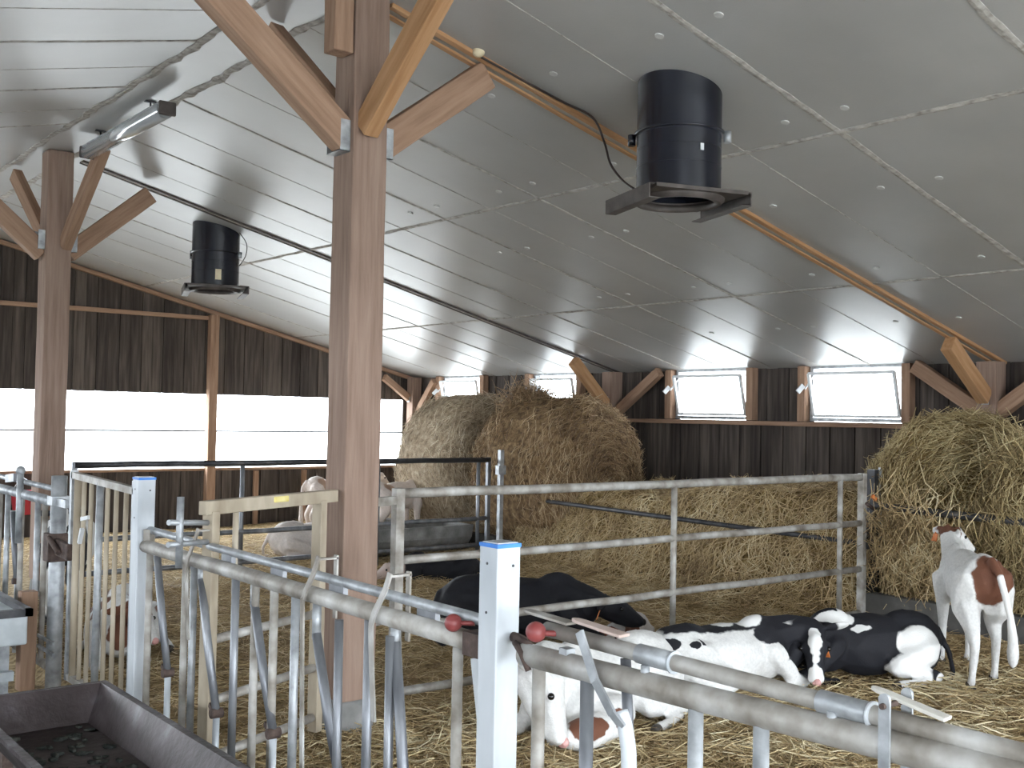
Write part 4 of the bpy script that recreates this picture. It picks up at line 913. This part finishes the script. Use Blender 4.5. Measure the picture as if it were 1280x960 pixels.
# A: standing, rear towards the camera
ca = coat('calf_coat_brown_rump', WHITE, [((-.50, -.02, .66), (.16, .125, .17), BROWN), ((-.47, -.13, .72), (.2, .07, .13), BROWN), ((.1, .19, .55), (.05, .06, .05), BLACK),
     ((.60, -.02, .88), (.13, .10, .10), BROWN), ((.62, .1, .98), (.10, .05, .06), BROWN), ((-.545, -.12, .52), (.05, .06, .25), WHITE), ((-.60, -.06, .50), (.05, .12, .22), WHITE)], 12, .02)
stA = standing_calf((6.675, 3.59, .0), D2(43), 'white calf with brown rump standing with its back to us, eating hay', ca, (.60, -.04, .83), (.35, -.80, -.35), 'black_nose', tags=(1,), 
     legs={'fl': (.26, .02), 'fr': (.30, 0), 'hl': (-.52, .02), 'hr': (-.28, -.02)}, tail=[(-.50, -.02, .78), (-.58, -.05, .70), (-.60, -.11, .47), (-.59, -.13, .33)], tr=1.15, hs=.95)
stA.scale = (.93, .88, 1.0)
# B: black and white calf lying at right
cb = coat('calf_coat_black', BLACK, [((-.30, .18, .22), (.155, .16, .14), WHITE), ((-.18, .25, .08), (.16, .12, .12), WHITE), ((.12, .02, .42), (.05, .10, .08), WHITE), ((.22, .06, .40), (.12, .06, .035), WHITE), ((.02, .1, .33), (.10, .05, .03), WHITE), ((-.42, .24, .03), (.07, .08, .05), WHITE)], 8, .02)
lying_calf((5.98, 3.92, .0), D2(154), 'black calf with white thigh lying at the feet of the standing calf', cb, (.48, .14, .25), (.75, .55, -.35), 'black_nose', tags=(1, -1), side=1, neck=[(.40, .05, .28)])
# C: white speckled calf, black stripe
cc = coat('calf_coat_speckled', WHITE, [((-.05, .0, .46), (.62, .16, .10), BLACK), ((.25, -.1, .38), (.14, .05, .16), BLACK), ((.32, -.13, .25), (.06, .05, .14), BLACK), ((-.35, .19, .30), (.25, .05, .10), BLACK),
     ((-.46, -.09, .33), (.055, .08, .030), BLACK), ((-.33, -.15, .33), (.03, .06, .024), BLACK), ((-.28, -.16, .345), (.015, .06, .02), BLACK), ((-.3, -.2, .22), (.012, .03, .015), BLACK), ((-.05, 0, .44), (.1, .1, .05), WHITE), ((.12, 0, .44), (.10, .12, .06), WHITE),
     ((-.5, -.2, .09), (.02, .06, .015), BLACK), ((-.42, -.24, .08), (.02, .06, .012), BLACK), ((-.36, -.24, .06), (.018, .06, .012), BLACK), ((-.46, -.24, .05), (.015, .06, .012), BLACK),
     ((.50, -.16, .28), (.17, .17, .20), BLACK), ((.47, -.21, .375), (.052, .055, .06), WHITE), ((.455, -.235, .32), (.055, .06, .07), WHITE), ((.435, -.27, .255), (.056, .06, .07), WHITE), ((.42, -.30, .19), (.055, .06, .06), WHITE), ((.42, -.29, .12), (.075, .085, .07), WHITE)], 14, .014)
lying_calf((5.02, 4.17, .0), D2(-14), 'white calf with black spots and black back, white blaze face, lying centre right', cc, (.53, -.12, .33), (-.30, -.48, -.82), 'pink', headUp=(-.45, -.62, .6), tags=(-1,), side=-1, neck=[(.42, -.02, .34)], hs=1.2)
# D: white calf, brown patches, nearest
cd = coat('calf_coat_white_brown', WHITE, [((.43, .30, .13), (.10, .10, .05), BROWN), ((.20, .32, .13), (.075, .09, .045), BROWN), ((.31, .11, .43), (.07, .05, .04), BROWN)], 12, .02)
lying_calf((3.93, 4.12, .0), D2(188), 'white calf with brown leg patches lying nearest, behind the lower right headlocks', cd, (.62, .14, .37), (-.14, .46, -.84), 'pink', headUp=(-.4, .43, .6), tags=(), side=1, neck=[(.43, .02, .38)], scale=1.06, hs=1.25, extra=[((.34, .24, .09), (.22, .09, .085)), ((.16, .20, .12), (.16, .10, .10))])
# E: small brown and white calf just past the gate
ce = coat('calf_coat_russet', (.66, .62, .6), [((.5, -.02, .30), (.14, .12, .09), (.20, .05, .028)), ((.15, 0, .3), (.2, .25, .12), BROWN)], 10, .02)
lying_calf((5.62, 5.62, -.10), D2(205), 'small russet and white calf lying flat just behind the gate bottom rail', ce, (.52, 0, .28), (.8, .3, -.25), 'pink', scale=.62, neck=[(.42, 0, .28)])
# F: black calf behind the white post
cf = coat('calf_coat_jet', BLACK, [((.80, -.02, .16), (.04, .10, .10), WHITE)], 8, .02)
lying_calf((4.92, 5.92, .0), D2(-38), 'all-black calf lying behind the four-rail gate and bright white post', cf, (.52, -.02, .24), (.9, -.15, -.3), 'black_nose', tags=(-1,), scale=1.12, side=-1, neck=[(.42, -.01, .26)])
# G: far black calf with pale head
cg = coat('calf_coat_black_pale_head', BLACK, [((.55, 0, .25), (.22, .2, .2), (.62, .5, .45))], 8, .02)
lying_calf((6.1, 8.75, -.12), D2(160), 'distant black calf with pale head lying near the grey kerb', cg, (.50, 0, .26), (.85, .2, -.3), 'pink', scale=.85)
# far pen calves
ch = coat('calf_coat_pale', (.62, .56, .52), [((.0, .1, .3), (.18, .2, .14), (.35, .2, .13))], 8, .02)
lying_calf((5.95, 10.75, -.05), D2(-12), 'pale calf lying in the straw of the far pen under the gable wall', ch, (.45, .1, .3), (.5, .8, -.3), 'pink', scale=1.05)
ci = coat('calf_coat_cream', (.66, .58, .53), [((-.3, 0, .7), (.15, .2, .1), (.4, .27, .2))], 8, .02)
standing_calf((7.15, 12.4, .0), D2(-8), 'cream calf standing in the far pen, partly hidden by the nearest post', ci, (.55, .05, .80), (.85, .1, -.5), scale=.95)
standing_calf((7.35, 11.35, .0), D2(15), 'pinkish calf standing beside the pale bale in the far pen', ci, (.52, -.03, .82), (.85, -.1, -.5), scale=.95)
# left calves
cj = coat('calf_coat_pied', BLACK, [((.45, .02, .8), (.25, .035, .3), WHITE), ((.1, 0, .45), (.15, .3, .12), WHITE), ((-.3, 0, .55), (.1, .3, .25), WHITE), ((.3, .0, .25), (.1, .2, .2), WHITE)], 8, .03)
standing_calf((2.55, 8.55, .0), D2(-110), 'black and white calf standing behind the headlocks at the left edge', cj, (.52, 0, .82), (.8, 0, -.6), 'black_nose', scale=.98)
ck = coat('calf_coat_brown_pied', WHITE, [((.1, 0, .3), (.16, .3, .12), BROWN), ((-.35, 0, .2), (.14, .3, .2), BROWN), ((.5, 0, .3), (.1, .1, .2), BROWN)], 8, .03)
lying_calf((2.45, 7.0, .0), D2(-112), 'brown and white calf lying behind the pale vertical bar gate', ck, (.47, .1, .36), (.7, .5, -.5), 'pink')

for o in bpy.data.objects:
    if '_o' in o: del o['_o']
